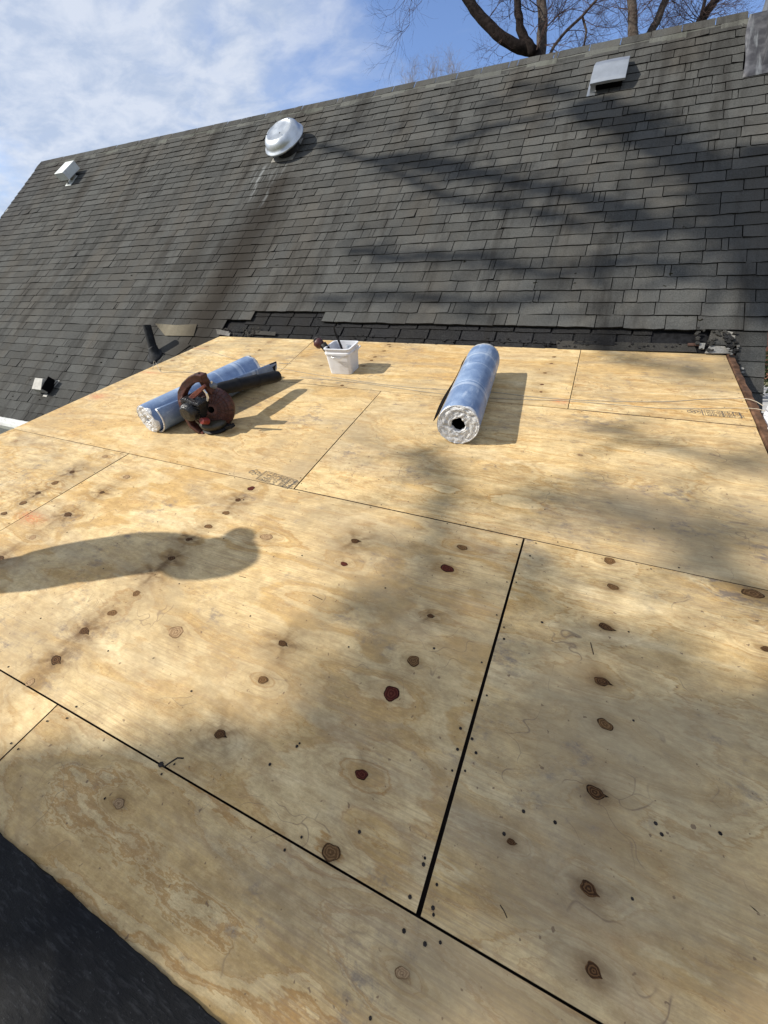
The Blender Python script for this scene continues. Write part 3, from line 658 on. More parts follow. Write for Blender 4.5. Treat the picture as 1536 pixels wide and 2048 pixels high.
# clear tape strip near the back edge
tp = MB(); a, b2 = hit(790, 688), hit(806, 726); w = Vector((.012, 0, 0)); tp.add([a - w + Vector((0, 0, .002)), a + w + Vector((0, 0, .002)), b2 + w + Vector((0, 0, .002)), b2 - w + Vector((0, 0, .002))], [(3, 2, 1, 0)])
# rafter / fascia at the right edge, fascia left
rf = MB(); p0, p1 = hit(1452, 706), cross(J4, VR)
seg = 24; 
def rb(u, v):
    y = p0.y + .015 + (p1.y - p0.y) * v; x = VR(y) + .004; pro = [(0, -.16), (0, .002), (.006, .007), (.036, .006), (.042, 0), (.044, -.16)]
    a, z = pro[round(u * 5)]; j = .0025 * math.sin(y * 31) + .0018 * math.sin(y * 83); return (x + a + (j if a else 0), y, z + j * .8)
rf.grid(rb, 5, 60); rf.build('rafter', M_WOOD, deck, fix=True)
ff = MB(); ff.box(-1.23, -1.205, -.62, 3.47, -.18, -.006, M=None); ff.build('fascia', simple('dark_fascia', (.045, .032, .024, 1), .8), deck)
wb = MB(); wb.add([(-1.19, -.6, -.18), (3.50, -.6, -.18), (3.50, 3.3, -.18), (-1.19, 3.3, -.18)], [(0, 1, 2, 3)])
# wall of the low addition
iv = Vector; aw = MB()
ya, yb = (DECK @ iv((0, -.55, -.2))), (DECK @ iv((0, 3.3, -.2)))
aw.add([(-1.1, ya.y, GZ), (3.4, ya.y, GZ), (3.4, yb.y, GZ), (-1.1, yb.y, GZ), (-1.1, ya.y, ya.z), (3.4, ya.y, ya.z), (3.4, yb.y, yb.z), (-1.1, yb.y, yb.z)],
       [(0, 1, 5, 4), (1, 2, 6, 5), (2, 3, 7, 6), (3, 0, 4, 7), (4, 5, 6, 7)])
tag(aw.build('addition_wall', M_SIDING), 'pale siding wall of the low addition under the plywood deck', 'house wall')

# ------------------------------------------------------------------ black membrane in the near left corner
mem = MB()
def memf(u, v):
    x = -1.2 + 4.7 * u; e = .0022 * noise.noise(Vector((x * 22, 1, 0))) + .002 * noise.noise(Vector((x * 70, 4, 0)))
    y = -.281 + e - 2.2 * v ** 1.5
    wr = max(0, min(1, v * 9)); e_ = max(0, noise.noise(Vector((x * 3.1 + y * 5.5, y * 2.0 - x, 8)))) ** .5 * .045
    z = .0065 + wr * (.022 * noise.noise(Vector((x * 2.4 + y * 1.7, y * 3.4, 2))) + .009 * noise.noise(Vector((x * 7, y * 8 + x * 3, 5)))) - .10 * max(0, -.35 - y) ** 1.1
    return (x, y, z + wr * e_)
mem.grid(memf, 260, 110)
mo_ = mem.build('roofing_membrane', M_MEM, None, smooth=True, solid=.004); mo_.matrix_world = DECK
tag(mo_, 'black rolled roofing membrane in the lower left corner beside the plywood', 'roofing membrane')

# ------------------------------------------------------------------ rolls of blue underlayment
def roll(name_label, base, ang, L, R, hole, seed):
    o = thing('underlayment_roll', name_label, 'roofing roll', at(DECK, base, ang), 'blue underlayment rolls on the deck')
    rs = np.random.default_rng(seed)
    mb = MB(); n = 48; prof = []
    m2 = 36
    def sf(u, v):
        a = 2 * math.pi * u; y = -L / 2 + L * v; r = R * (1 + .004 * math.sin(5 * a + y * 3) + .004 * math.sin(y * 17 + a))
        if v < .01 or v > .99: r *= .985
        return (r * math.sin(a), y, R + r * -math.cos(a))
    mb.grid(sf, n, m2); mb.build('sheet_wrap', M_ROLL, o, smooth=True)
    for sgn in (-1, 1):
        e = MB(); ring = [1.0, .97, .90, .80, .68, .56, .46, .38, hole / R]
        def ef(u, v):
            k = v * (len(ring) - 1); i = min(int(k), len(ring) - 2); q = ring[i] + (ring[i + 1] - ring[i]) * (k - i)
            a = 2 * math.pi * u; bul = .0022 * math.sin(q * 75 + 1.5 * math.sin(a * 2 + seed) + 2 * math.sin(a * 3)) + (.085 * R) * noise.noise(Vector((math.cos(a) * 7 * q, math.sin(a) * 7 * q, seed)))
            if v == 1: bul = -.03
            q2 = q * (1 + (.16 if v > .9 else .0) * noise.noise(Vector((math.cos(a) * 2.2, math.sin(a) * 2.2, seed + 3))))
            yy = sgn * (L / 2 + (0.004 + bul if 0 < v else -.02))
            return (R * q2 * math.sin(a) * .995, yy, R - R * q2 * math.cos(a) * .995)
        e.grid(ef, 48, 24); e.build('crumpled_film_end', M_FILM, o, smooth=True)
        c = MB(); h2 = hole * 1.15
        c.lathe([(h2, 0), (h2, .16), (0.001, .16)], 24, Matrix.Translation((0, sgn * (L / 2 - .02), R)) @ Matrix.Rotation(-sgn * -math.pi / 2, 4, 'X') )
        c.build('hollow_core', M_BLACK, o)
    return o
# roll standing near the middle of the deck
R2 = .118; nb = Vector((1.995, 1.872, 0)); fb = hit(965, 691, DECK, 2 * R2); fb = Vector((fb.x, fb.y + .05, 0))
ax = fb - nb; ang = math.atan2(ax.y, ax.x) - math.pi / 2
print('roll2 length', ax.length, 'ang', math.degrees(ang))
r2 = roll('blue underlayment roll pointing up the slope, right of the white pail', (nb + fb) / 2, ang, ax.length, R2, .040, 3)
fl = MB()
def f2(u, v):   # loose end of the wrap standing off its left side
    y = -ax.length / 2 + .01 + (ax.length * .90) * v; t = .018 + .010 * math.sin(v * 6)
    a = math.radians(-62 - 25 * u); return ((R2 + .004 + t * u * u) * math.sin(a), y, R2 + (R2 + .004 + t * u * u) * math.cos(a) * 1.0)
fl.grid(f2, 6, 20); fl.build('loose_flap', M_BLACK, r2, smooth=True, solid=.003)
# roll on the left, partly unrolled
R1 = .097; nb = hit(313, 868); nb = Vector((nb.x - .045, nb.y + .02, 0)); fb = hit(497, 711, DECK, 2 * R1); fb = Vector((fb.x, fb.y, 0))
ax = fb - nb; ang = math.atan2(ax.y, ax.x) - math.pi / 2; L1 = ax.length
print('roll1', nb, fb, L1, math.degrees(ang))
r1 = roll('blue underlayment roll partly unrolled, behind the orange leaf blower', (nb + fb) / 2, ang, L1, R1, .020, 9)
fl = MB()
def f1(u, v):
    y = -L1 / 2 + .02 + (L1 + .02) * v
    a = math.radians(180 - (138 - 45 * v) * u); k = (.050 + .095 * v) * math.sin(u * 1.57)
    rr = R1 + .006
    x = rr * math.sin(a) + k + .012 * u; z = R1 + rr * math.cos(a) + (.012 + .045 * v) * u * u
    return (x, y, max(.003, z))
fl.grid(f1, 20, 30); fl.build('loose_flap', M_ROLL, r1, smooth=True, solid=.004)
fe = MB(); fe.tube([Vector(f1(u / 12, 0)) for u in range(13)], .005, 6); fe.build('flap_edge', M_FILM, r1, smooth=True)
cr = MB(); e1, e2 = Vector(f1(1, .97)), Vector(f1(.55, 1.0)); cr.add([Vector(f1(1, 1)), Vector(f1(1, .93)), Vector(f1(.75, .97)) + Vector((.01, .0, 0)), Vector(f1(.6, 1.0))], [(0, 1, 2, 3)]); cr.build('flap_corner', M_TAR, r1, solid=.006)

# ------------------------------------------------------------------ leaf blower
bp = hit(412, 866)
blo = thing('leaf_blower', 'dirty orange leaf blower with black nozzle leaning against the left blue roll', 'leaf blower', at(DECK, bp, math.radians(0)))
blo_z = proj(DECK @ bp)[2]; print('blower base', bp, blo_z)
# local axes: X right, Y up the slope, Z off the deck
def px3(px, py, yo):   # point over the deck on the upright plane y = base + yo
    inv = DECK.inverted(); d = inv.to_3x3() @ ray(px, py); o_ = inv @ CW; t = (bp.y + yo - o_.y) / d.y; return (o_ + d * t) - bp
hs = MB(); VM = Matrix.Translation(px3(427, 816, .13)) @ Matrix.Rotation(math.radians(36), 4, 'Z') @ Matrix.Rotation(math.radians(74), 4, 'X') @ Matrix.Scale(1.05, 4)
prof = [(.02, .075), (.075, .074), (.112, .060), (.130, .030), (.133, .0), (.128, -.030), (.105, -.055), (.06, -.068), (.02, -.070)]
hs.lathe(prof, 40, VM); hs.build('fan_housing', M_ORANGE, blo, smooth=True, sharp=50)
gr_ = MB()
for k in range(26):
    a = k / 26 * 6.283; gr_.tube([VM @ Vector((.035 * math.cos(a), .035 * math.sin(a), .079)), VM @ Vector((.078 * math.cos(a), .078 * math.sin(a), .078)), VM @ Vector((.116 * math.cos(a), .116 * math.sin(a), .060)), VM @ Vector((.134 * math.cos(a), .134 * math.sin(a), .030))], .0022, 4)
for rr, z in ((.06, .079), (.085, .077), (.104, .068)):
    gr_.tube([VM @ Vector((rr * math.cos(a), rr * math.sin(a), z)) for a in [k / 24 * 6.283 for k in range(25)]], .002, 4, cap=False)
o = gr_.build('intake_grille', M_ORANGE, blo); 
en = MB(); EM = Matrix.Translation(px3(398, 812, .055)) @ Matrix.Scale(1.2, 4); en.box(-.055, .055, -.055, .05, -.045, .055, M=EM @ Matrix.Rotation(.25, 4, 'Y'))
en.lathe([(.001, .05), (.038, .048), (.048, .03), (.05, -.01), (.03, -.03)], 24, EM @ Matrix.Translation((.0, -.055, .0)) @ Matrix.Rotation(math.pi / 2, 4, 'X'))
en.build('engine_block', M_ENG, blo, bevel=.008)
fn = MB()
for k in range(7): fn.box(-.058, .058, -.062, -.05, -.042 + k * .0145, -.036 + k * .0145, M=EM @ Matrix.Rotation(.25, 4, 'Y'))
fn.build('cooling_fins', M_ENG, blo)
# big C-shaped handle frame down the left side
hp = [px3(a_, b_, c_) for a_, b_, c_ in ((404, 864, .0), (386, 850, .0), (372, 826, .01), (365, 800, .03), (366, 784, .05), (374, 769, .07), (386, 758, .09), (397, 754, .10), (410, 756, .11))]
hn = MB()
def flatbar(mb, pts, w, th):
    n = len(pts)
    for i in range(n - 1):
        pass
    vs = []
    for i, p in enumerate(pts):
        t = (pts[min(i + 1, n - 1)] - pts[max(i - 1, 0)]).normalized(); s = t.cross(Vector((0, 1, 0))).normalized()
        ww = w[i] if hasattr(w, '__len__') else w
        vs += [p + s * ww + Vector((0, -th, 0)), p - s * ww + Vector((0, -th, 0)), p - s * ww + Vector((0, th, 0)), p + s * ww + Vector((0, th, 0))]
    fs = [(i * 4 + k, i * 4 + (k + 1) % 4, (i + 1) * 4 + (k + 1) % 4, (i + 1) * 4 + k) for i in range(n - 1) for k in range(4)] + [(3, 2, 1, 0), tuple(range(4 * n - 4, 4 * n))]
    mb.add(vs, fs)
flatbar(hn, hp, [.014, .014, .016, .020, .023, .023, .024, .026, .025], .026); hn.build('handle_frame', M_ORANGE, blo, bevel=.006, fix=True)
h2 = MB(); flatbar(h2, [px3(*p, y_) for p, y_ in (((405, 756), .11), ((411, 766), .12), ((419, 778), .13), ((430, 795), .14))], [.022, .022, .022, .02], .026); h2.build('handle_bridge', M_ORANGE, blo, bevel=.005, fix=True)
kb = MB(); kb.lathe([(.001, .012), (.010, .010), (.012, 0), (.001, -.01)], 12, Matrix.Translation(px3(398, 750, .10))); kb.build('handle_screw', M_BPLA, blo, smooth=True)
tg = MB(); flatbar(tg, [px3(*p, .03) for p in ((377, 799), (388, 791), (399, 781), (410, 771))], [.008, .015, .013, .007], .008); tg.build('throttle_trigger', M_PINK, blo, bevel=.003, fix=True)
lv = MB(); flatbar(lv, [px3(*p, .03) for p in ((407, 779), (413, 787), (416, 796), (415, 802))], [.006, .006, .007, .006], .005); lv.build('choke_lever', M_STEEL, blo, bevel=.002, fix=True)
sw = MB(); p = px3(425, 770, .12); sw.lathe([(.001, .012), (.016, .010), (.020, 0), (.02, -.02)], 20, Matrix.Translation(p) @ Matrix.Rotation(.9, 4, 'X')); sw.build('air_filter_cap', simple('grey_cap', (.12, .14, .17, 1), .4), blo, smooth=True, sharp=40)
nk = MB(); p = px3(423, 764, .12); nk.tube([p + Vector((0, 0, -.02)), p + Vector((0, 0, .006))], .007, 8); nk.build('spark_bolt', M_STEEL, blo)
tk = MB(); tk.lathe([(.001, -.03), (.045, -.028), (.062, -.01), (.066, .015), (.05, .03), (.001, .034)], 24, Matrix.Translation((.03, .06, .040)) @ Matrix.Scale(1.45, 4, (1, 0, 0)) @ Matrix.Scale(1.25, 4, (0, 1, 0))); tk.build('fuel_tank', M_CREAM, blo, smooth=True)
fc = MB(); fc.lathe([(.001, .03), (.020, .028), (.022, 0), (.022, -.02)], 18, Matrix.Translation(px3(410, 842, -.02)) @ Matrix.Rotation(1.1, 4, 'X')); fc.build('fuel_cap', M_REDP, blo, smooth=True, sharp=40)
ft = MB(); ft.box(-.022, .022, -.02, .02, 0, .028, M=Matrix.Translation(px3(405, 867, .0) - Vector((0, 0, .005))) @ Matrix.Rotation(.35, 4, 'Y')); ft.build('foot', M_PINK, blo, bevel=.005)
ft = MB(); ft.box(-.03, .03, -.02, .02, -.012, .012, M=Matrix.Translation((.175, .06, .04)) @ Matrix.Rotation(-.3, 4, 'Y')); ft.build('foot', M_BPLA, blo, bevel=.005)
bs = MB(); bs.lathe([(.001, 0), (.085, 0), (.095, .012), (.07, .03), (.001, .03)], 24, Matrix.Translation((.04, .07, .002))); bs.build('base_plate', M_BPLA, blo, smooth=True, sharp=40)
# nozzle: leaves the top of the housing to the right, lies over the roll
inv = DECK.inverted(); 
n0 = px3(430, 780, .20); tip_w = hit(557, 752, DECK, .12) - bp
nz_ = MB(); d = (tip_w - n0); L = d.length; pts = [n0 + d * t for t in (0, .12, .30, .34, .36, .60, .64, .66, .90, .93, 1.0)]
nz_.tube(pts, [.034, .042, .044, .048, .042, .043, .046, .041, .042, .043, .037], 24)
nz_.build('nozzle_tube', M_BPLA, blo, smooth=True, sharp=50)
el = MB(); el.tube([px3(432, 812, .15), px3(425, 795, .17), n0 + Vector((-.02, 0, .0)), n0 + d * .05], [.045, .042, .036, .036], 20); el.build('outlet_elbow', M_ORANGE, blo, smooth=True)
# maker's lettering moulded in the frame
def text_mesh(body, size, mat, parent, M, name='lettering', ext=.0005):
    cu = bpy.data.curves.new('t', 'FONT'); cu.body = body; cu.size = size; cu.extrude = ext; cu.align_x = 'CENTER'; cu.align_y = 'CENTER'
    to = bpy.data.objects.new('t', cu); C.objects.link(to); dg = bpy.context.evaluated_depsgraph_get(); me = bpy.data.meshes.new_from_object(to.evaluated_get(dg)); bpy.data.objects.remove(to)
    me.materials.clear(); me.materials.append(mat); t2 = bpy.data.objects.new(name, me); C.objects.link(t2); t2.parent = parent; t2.matrix_local = M; return t2
pc = (hp[0] + hp[1]) / 2 * .5 + (hp[1] + hp[2]) / 2 * .5; dv_ = (hp[3] - hp[1]).normalized()
X_ = -dv_; Z_ = Vector((0, -1, 0)); Z_ = (Z_ - X_ * Z_.dot(X_)).normalized(); Y_ = Z_.cross(X_)
LM = Matrix((X_, Y_, Z_)).transposed().to_4x4(); LM.translation = (hp[1] + hp[2]) / 2 + Vector((0, -.0235, 0)); LM2 = LM.copy()
text_mesh('STIHL', .022, M_PINK, blo, LM2)

# ------------------------------------------------------------------ pails
def pail(label, M, s=1.0, bail=True, group='white pails'):
    o = thing('white_pail', label, 'pail', M, group)
    def rect(w, h, r, z, k=5):
        out = []
        for cx, cy, a0 in ((w - r, h - r, 0), (-w + r, h - r, 90), (-w + r, -h + r, 180), (w - r, -h + r, 270)):
            for j in range(k + 1):
                a = math.radians(a0 + 90 * j / k); out.append(Vector(((cx + r * math.cos(a)) * s, (cy + r * math.sin(a)) * s, z * s)))
        return out
    prof = [(.094, .084, .022, .002), (.097, .087, .022, .03), (.106, .096, .024, .155), (.113, .103, .028, .158), (.114, .104, .028, .172), (.108, .098, .026, .175), (.110, .100, .026, .198), (.116, .106, .028, .200), (.116, .106, .028, .206), (.104, .094, .024, .206), (.100, .090, .022, .15), (.090, .080, .018, .008)]
    mb = MB(); rg = [rect(*p) for p in prof]; n = len(rg[0]); vs = [v for r in rg for v in r]
    fs = [(i * n + k, i * n + (k + 1) % n, (i + 1) * n + (k + 1) % n, (i + 1) * n + k) for i in range(len(rg) - 1) for k in range(n)] + [tuple(reversed(range(n))), tuple(range((len(rg) - 1) * n, len(rg) * n))]
    mb.add(vs, fs); mb.build('pail_body', M_PAIL, o, smooth=True, sharp=40)
    if not bail: return o
    hd = MB(); pts = [Vector((-.118 * s * math.cos(t), (-.112 - .010 * math.sin(t)) * s * math.sin(t) , (.165 - .02 * math.sin(t)) * s)) for t in [k / 14 * math.pi for k in range(15)]]
    hd.tube(pts, .0018 * s, 6); hd.build('wire_handle', M_STEEL, o, smooth=True)
    lg = MB(); lg.box(-.035 * s, .035 * s, -.118 * s, -.104 * s, .135 * s, .142 * s); lg.build('rim_tab', M_PAIL, o, bevel=.002)
    return o
pc_ = Vector((.785, 2.775, 0))
pl = pail('open white square pail of tools standing near the back edge of the deck', at(DECK, pc_, math.radians(3)))
hg = MB(); g0 = Vector((.135, .05, .17)); hg.tube([Vector((.115, .03, .185)), Vector((.14, .05, .20)), Vector((.145, .045, .185)), Vector((.125, .02, .160))], .0022, 6); hg.tube([Vector((.147, .047, .188)), Vector((.127, .022, .163))], .006, 8); hg.build('handle_grip', M_PAIL, pl)
# tools in it
PM = at(DECK, pc_, math.radians(3)); invP = PM.inverted()
def pz(px, py, yo):
    inv = PM.inverted(); d = inv.to_3x3() @ ray(px, py); o_ = inv @ CW; t = (yo - o_.y) / d.y; return o_ + d * t
ng = thing('power_tool', 'black and dark red power tool head leaning out of the white pail', 'power tool', PM)
mb = MB(); mb.tube([pz(668, 716, -.02), pz(655, 700, -.03), pz(645, 688, -.03)], [.030, .027, .030], 12); mb.build('tool_body', M_BPLA, ng, smooth=True)
mb = MB(); a = pz(634, 683, -.03); b2 = pz(641, 690, -.03); mb.tube([a - (b2 - a) * .3, a, b2, b2 + (b2 - a) * .4], [.026, .040, .038, .026], 14); mb.build('tool_head', simple('dark_red', (.06, .012, .012, 1), .45), ng, smooth=True)
mb = MB(); mb.lathe([(.001, .004), (.028, .004), (.034, 0)], 14, Matrix.Translation(a) @ Matrix.Rotation(math.radians(75), 4, 'X')); mb.build('tool_cap', M_BPLA, ng)
pb = thing('pry_bar', 'thin curved black pry bar standing up out of the white pail', 'pry bar', PM)
mb = MB(); flatbar(mb, [pz(*p, .02) for p in ((686, 704), (682, 692), (676, 678), (670, 664), (668, 656), (669, 652))], [.007, .008, .008, .007, .005, .003], .004); mb.build('bar', M_BPLA, pb, fix=True)
cn = thing('caulk_tube', 'grey plastic tube lying inside the white pail', 'tube', PM)
mb = MB(); mb.tube([pz(697, 703, .02), pz(697, 690, .03)], [.022, .022], 14); mb.build('tube_body', simple('grey_tube', (.35, .38, .42, 1), .4), cn, smooth=True, sharp=40)
rg_ = thing('red_rag', 'dark red cloth bundle lying low inside the white pail', 'rag', PM @ Matrix.Translation((-.01, -.02, .12)))
mb = MB(); mb.grid(lambda u, v: ((.06 + .012 * noise.noise(Vector((u * 9, v * 9, 1)))) * math.cos(6.283 * u) * math.sin(3.14 * v), .06 * math.sin(6.283 * u) * math.sin(3.14 * v), .035 * math.cos(3.14 * v) + .012 * noise.noise(Vector((u * 7, v * 7, 4)))), 20, 10); mb.build('cloth', simple('rag_red', (.12, .02, .025, 1), .9), rg_, smooth=True)
# second pail at the right rim of the picture
q = hit(1524, 866, DECK, -.01); PMM = Matrix.Translation((q.x + .245, q.y + .10, .095)) @ Matrix.Rotation(math.radians(-8), 4, 'Z') @ Matrix.Rotation(math.radians(-90), 4, 'Y')
p2 = pail('white pail lying on its side at the right photo edge beside the brown rafter', DECK @ PMM, 1.02, False)
ls = MB(); ls.box(q.x - .15, q.x + .22, q.y - .2, q.y + .3, -.06, -.035); o = ls.build('plank', M_WOOD); o.matrix_world = DECK; tag(o, 'weathered board under the white pail at the right edge', 'board')

# cords across the deck
def cord(label, pts, r=.0018, lift=None):
    P = []
    for i, p in enumerate(pts):
        z = .0035 + (p[2] if len(p) > 2 else 0); h = hit(p[0], p[1], DECK, z); P.append(h)
    S = []                                   # Catmull-Rom
    for i in range(len(P) - 1):
        p0_, p1_, p2_, p3_ = P[max(i - 1, 0)], P[i], P[i + 1], P[min(i + 2, len(P) - 1)]
        for t in (0, .25, .5, .75): S.append(.5 * ((2 * p1_) + (p2_ - p0_) * t + (2 * p0_ - 5 * p1_ + 4 * p2_ - p3_) * t * t + (3 * p1_ - p0_ - 3 * p2_ + p3_) * t ** 3))
    S.append(P[-1]); mb = MB(); mb.tube(S, r, 6); o = mb.build('cord', M_CORD, None, smooth=True); o.matrix_world = DECK; tag(o, label, 'cord')
cord('short pale wire with a raised bend beside the left deck edge', [(306, 738), (308, 722, .05), (314, 730, .02), (322, 744), (345, 744), (372, 744), (400, 747)], .0022)
cord('pale cord running from the left deck edge under the rolls to the right pail', [(386, 694), (420, 703), (468, 717), (557, 736), (650, 752), (768, 769), (870, 778), (983, 784), (1060, 793), (1138, 799), (1240, 803), (1336, 803), (1412, 798), (1482, 797, .01), (1507, 801, .03), (1527, 812, .06)])
cord('lower pale cord crossing the grade stamp towards the right pail', [(600, 755), (700, 763), (768, 772), (870, 786), (983, 796), (1060, 799), (1138, 802), (1240, 810), (1336, 817), (1456, 816), (1507, 817, .02), (1530, 822, .04)])
cord('thin dark red cord end beside the flap of the left roll', [(557, 726), (570, 727), (582, 727)], .0026)
bn = MB(); a = hit(325, 1531); bn.tube([a + Vector((0, 0, .003)), a + Vector((.012, .0, .006)), a + Vector((.024, .012, .014)), a + Vector((.034, .030, .012)), a + Vector((.05, .036, .010))], .0022, 6); bn.lathe([(.001, .004), (.007, .004), (.007, .0)], 8, Matrix.Translation(a + Vector((-.004, 0, .002))))
o = bn.build('bent_nail', M_NAIL, None); o.matrix_world = DECK; tag(o, 'bent nail sticking out of the joint between the lower left plywood sheets', 'nail')

# ------------------------------------------------------------------ roof vents
def rthing(name, label, cat, px, py, rz=0, group='metal vents on the shingle roof'):
    h = hit(px, py, ROOF, .01); return thing(name, label, cat, at(ROOF, Vector((h.x, h.y, .0)), rz), group), h
dm, h = rthing('dome_vent', 'round dented aluminium dome vent high in the middle of the shingle roof', 'roof vent', 578, 300)
mb = MB(); Mt = Matrix.Translation((-.03, .03, .135)) @ Matrix.Rotation(math.radians(-4), 4, 'Y') @ Matrix.Rotation(math.radians(2), 4, 'X') @ Matrix.Scale(1.13, 4)
mb.lathe([(.232, -.022), (.252, -.030), (.262, -.020), (.258, -.008), (.238, .0), (.230, .025), (.214, .060), (.185, .085), (.158, .094), (.154, .089), (.08, .097), (.0005, .099)], 56, Mt)
o = mb.build('dome', M_GALV, dm, smooth=True, sharp=70)
for v in o.data.vertices:
    v.co += Vector((0, 0, .006 * noise.noise(v.co * 9)))
mb = MB(); mb.lathe([(.232, -.022), (.15, -.02), (.001, -.02)], 40, Mt); mb.build('dome_underside', M_BLACK, dm)
mb = MB(); mb.lathe([(.165, 0), (.160, .10), (.150, .12)], 32); mb.build('collar', M_PIPE, dm, smooth=True)
mb = MB(); mb.box(-.21, .15, -.21, .2, .0085, .0125); mb.build('flashing', M_GVENT, dm)
sc_ = MB()
for k in range(4): a = k * 1.57 + .6; sc_.lathe([(.001, .006), (.006, .004), (.008, 0)], 8, Mt @ Matrix.Translation((.15 * math.cos(a), .15 * math.sin(a), .112)))
sc_.build('dome_screws', M_NAIL, dm)['kind'] = 'stuff'
# slant-back hood, right
sv, h = rthing('slant_back_vent', 'square slant back metal vent near the ridge at the right', 'roof vent', 1212, 181)
hL, hR = hit(1180, 172, ROOF, .10), hit(1232, 160, ROOF, .10); w = .155
mb = MB(); sec = [(-.03, .100), (.0, .112), (.165, .135), (.185, .135), (.40, .055)]
mb.grid(lambda u, v: (-w + 2 * w * u + .0, sec[round(v * 4)][0], sec[round(v * 4)][1] + .004 * math.sin(3.14 * u)), 6, 4)
for sx in (-w, w):
    q_ = [(sx, a_, b_) for a_, b_ in sec] + [(sx, .40, .012), (sx, .10, .05), (sx, -.03, .088)]; mb.add(q_, [tuple(range(8))] if sx < 0 else [tuple(reversed(range(8)))])
mb.add([(-w, -.03, .084), (w, -.03, .084), (w, -.03, .100), (-w, -.03, .100)], [(0, 1, 2, 3)])
mb.build('hood', M_ALU, sv, solid=.003)
mb = MB(); mb.box(-w + .05, w - .02, .03, .30, .01, .085); mb.build('throat', M_BLACK, sv)
mb = MB(); mb.box(-w - .02, -w + .06, -.05, .34, .009, .014); mb.build('flashing', M_ALU, sv)
mb = MB(); mb.box(-w + .005, -w + .05, -.012, .0, .014, .09); mb.build('bracket', M_ALU, sv)
# white box vent, far left
bv, h = rthing('box_vent', 'small white box vent high at the far left end of the roof', 'roof vent', 138, 368)
Mb = Matrix.Translation((.0, .10, .045)) @ Matrix.Rotation(math.radians(0), 4, 'X')
mb = MB(); mb.hull([Vector((-.12, -.11, .03)), Vector((.12, -.11, .03)), Vector((.12, .22, .0)), Vector((-.12, .22, .0))], [Vector((-.12, -.11, .15)), Vector((.12, -.11, .15)), Vector((.12, .24, .12)), Vector((-.12, .24, .12))]); o = mb.build('hood', M_WVENT, bv, bevel=.004, fix=True); o.matrix_local = Mb
mb = MB(); mb.tube([(0, 0, .01), (0, .02, .12)], .018, 10); mb.tube([(.0, .16, .01), (0, .16, .12)], .07, 14); mb.build('stem', M_GVENT, bv)
mb = MB(); mb.box(-.07, .09, -.05, .2, .009, .015); mb.build('flashing', M_WVENT, bv)
# small hood, lower left
lv_, h = rthing('hood_vent', 'small weathered grey hood vent low on the roof left of the deck', 'roof vent', 92, 786, math.radians(0))
mb = MB(); mb.hull([Vector((-.13, -.02, .04)), Vector((.09, -.02, .04)), Vector((.10, .20, .02)), Vector((-.12, .20, .02))], [Vector((-.115, -.02, .11)), Vector((.08, -.02, .11)), Vector((.07, .12, .15)), Vector((-.09, .12, .15))]); mb.build('hood', M_GVENT, lv_, fix=True, bevel=.003)
mb = MB(); mb.box(.085, .096, .0, .18, .02, .12); mb.box(-.03, .06, -.01, .16, .005, .05); mb.build('throat', M_BLACK, lv_)
mb = MB(); mb.box(-.02, .06, -.055, .05, .009, .014); mb.box(.02, .125, .10, .20, .009, .0125); mb.build('flashing', M_GVENT, lv_)
# plumbing vent pipe, upright
hb_ = hit(310, 712, ROOF, .01); wp = ROOF @ hb_
pp = thing('vent_pipe', 'black tarred plumbing vent pipe standing beside the left deck edge', 'vent pipe', Matrix.Translation(wp))
mb = MB(); mb.tube([(0, 0, -.05), (0, 0, .05), (-.004, 0, .2), (-.008, 0, .335)], [.050, .046, .045, .044], 24, cap=False); mb.build('pipe', M_PIPE, pp, smooth=True)
mb = MB(); mb.tube([(-.004, 0, .20), (-.008, 0, .334)], .040, 20, cap=False); mb.lathe([(.04, .3), (.001, .3)], 20); mb.build('pipe_bore', M_BLACK, pp)
mb = MB(); RS = Matrix.Rotation(SL + PH, 4, 'X')
def bootf(u, v):
    a = 6.283 * u; r = .050 + .060 * (v ** 2) * (1 + .25 * noise.noise(Vector((math.cos(a), math.sin(a), 3)))); base = RS @ Vector((r * math.cos(a), r * math.sin(a), .003)); z = base.z * v + (1 - v) * (.09 + .03 * math.cos(a)); return Vector((base.x, base.y * v + (1 - v) * r * math.sin(a), z))
mb.grid(bootf, 28, 8); mb.build('tar_boot', M_PIPE, pp, smooth=True, solid=.004)

# ------------------------------------------------------------------ chimney at the right end of the ridge
ch = thing('chimney', 'chimney clad in streaked grey flashing at the right end of the ridge', 'chimney', ROOF @ Matrix.Translation((3.40, 3.03, 0)))
def streak_mat():
    M = Mat('flashing_lead'); n = M.noise(1.0, 5, .6, None, (14, 1.5, 3)); c = M.mix(M.ramp(n, .5, .62), (.035, .035, .041, 1), (.15, .16, .17, 1)); c = M.mix(M.ramp(M.noise(8, 5, .6), .4, .7, 0, .6), c, (.14, .14, .15, 1))
    return M.out(c, .6, n, .3, .004, .2)
M_LEAD = streak_mat()
mb = MB()
def apron(u, v):
    return (0.0 + .34 * u + .01 * math.sin(v * 7) * (1 - u), .0 + .93 * v, (.014 + .02 * u * u) + .002 * math.sin(v * 20 + u * 4))
mb.grid(apron, 8, 12); mb.build('flashing', M_LEAD, ch, smooth=True, solid=.003)
iv = (ROOF @ Matrix.Translation((3.40, 3.03, 0))).inverted(); W0 = ROOF @ Vector((3.54, 3.14, 0)); W1 = ROOF @ Vector((4.10, 4.15, 0))
mb = MB(); lo = GZ; hi = RIDGE_W.z + .9
mb.hull([iv @ Vector(p) for p in ((3.54, W0.y, lo), (4.2, W0.y, lo), (4.2, W0.y + .85, lo), (3.54, W0.y + .85, lo))], [iv @ Vector(p) for p in ((3.54, W0.y, hi), (4.2, W0.y, hi), (4.2, W0.y + .85, hi), (3.54, W0.y + .85, hi))])
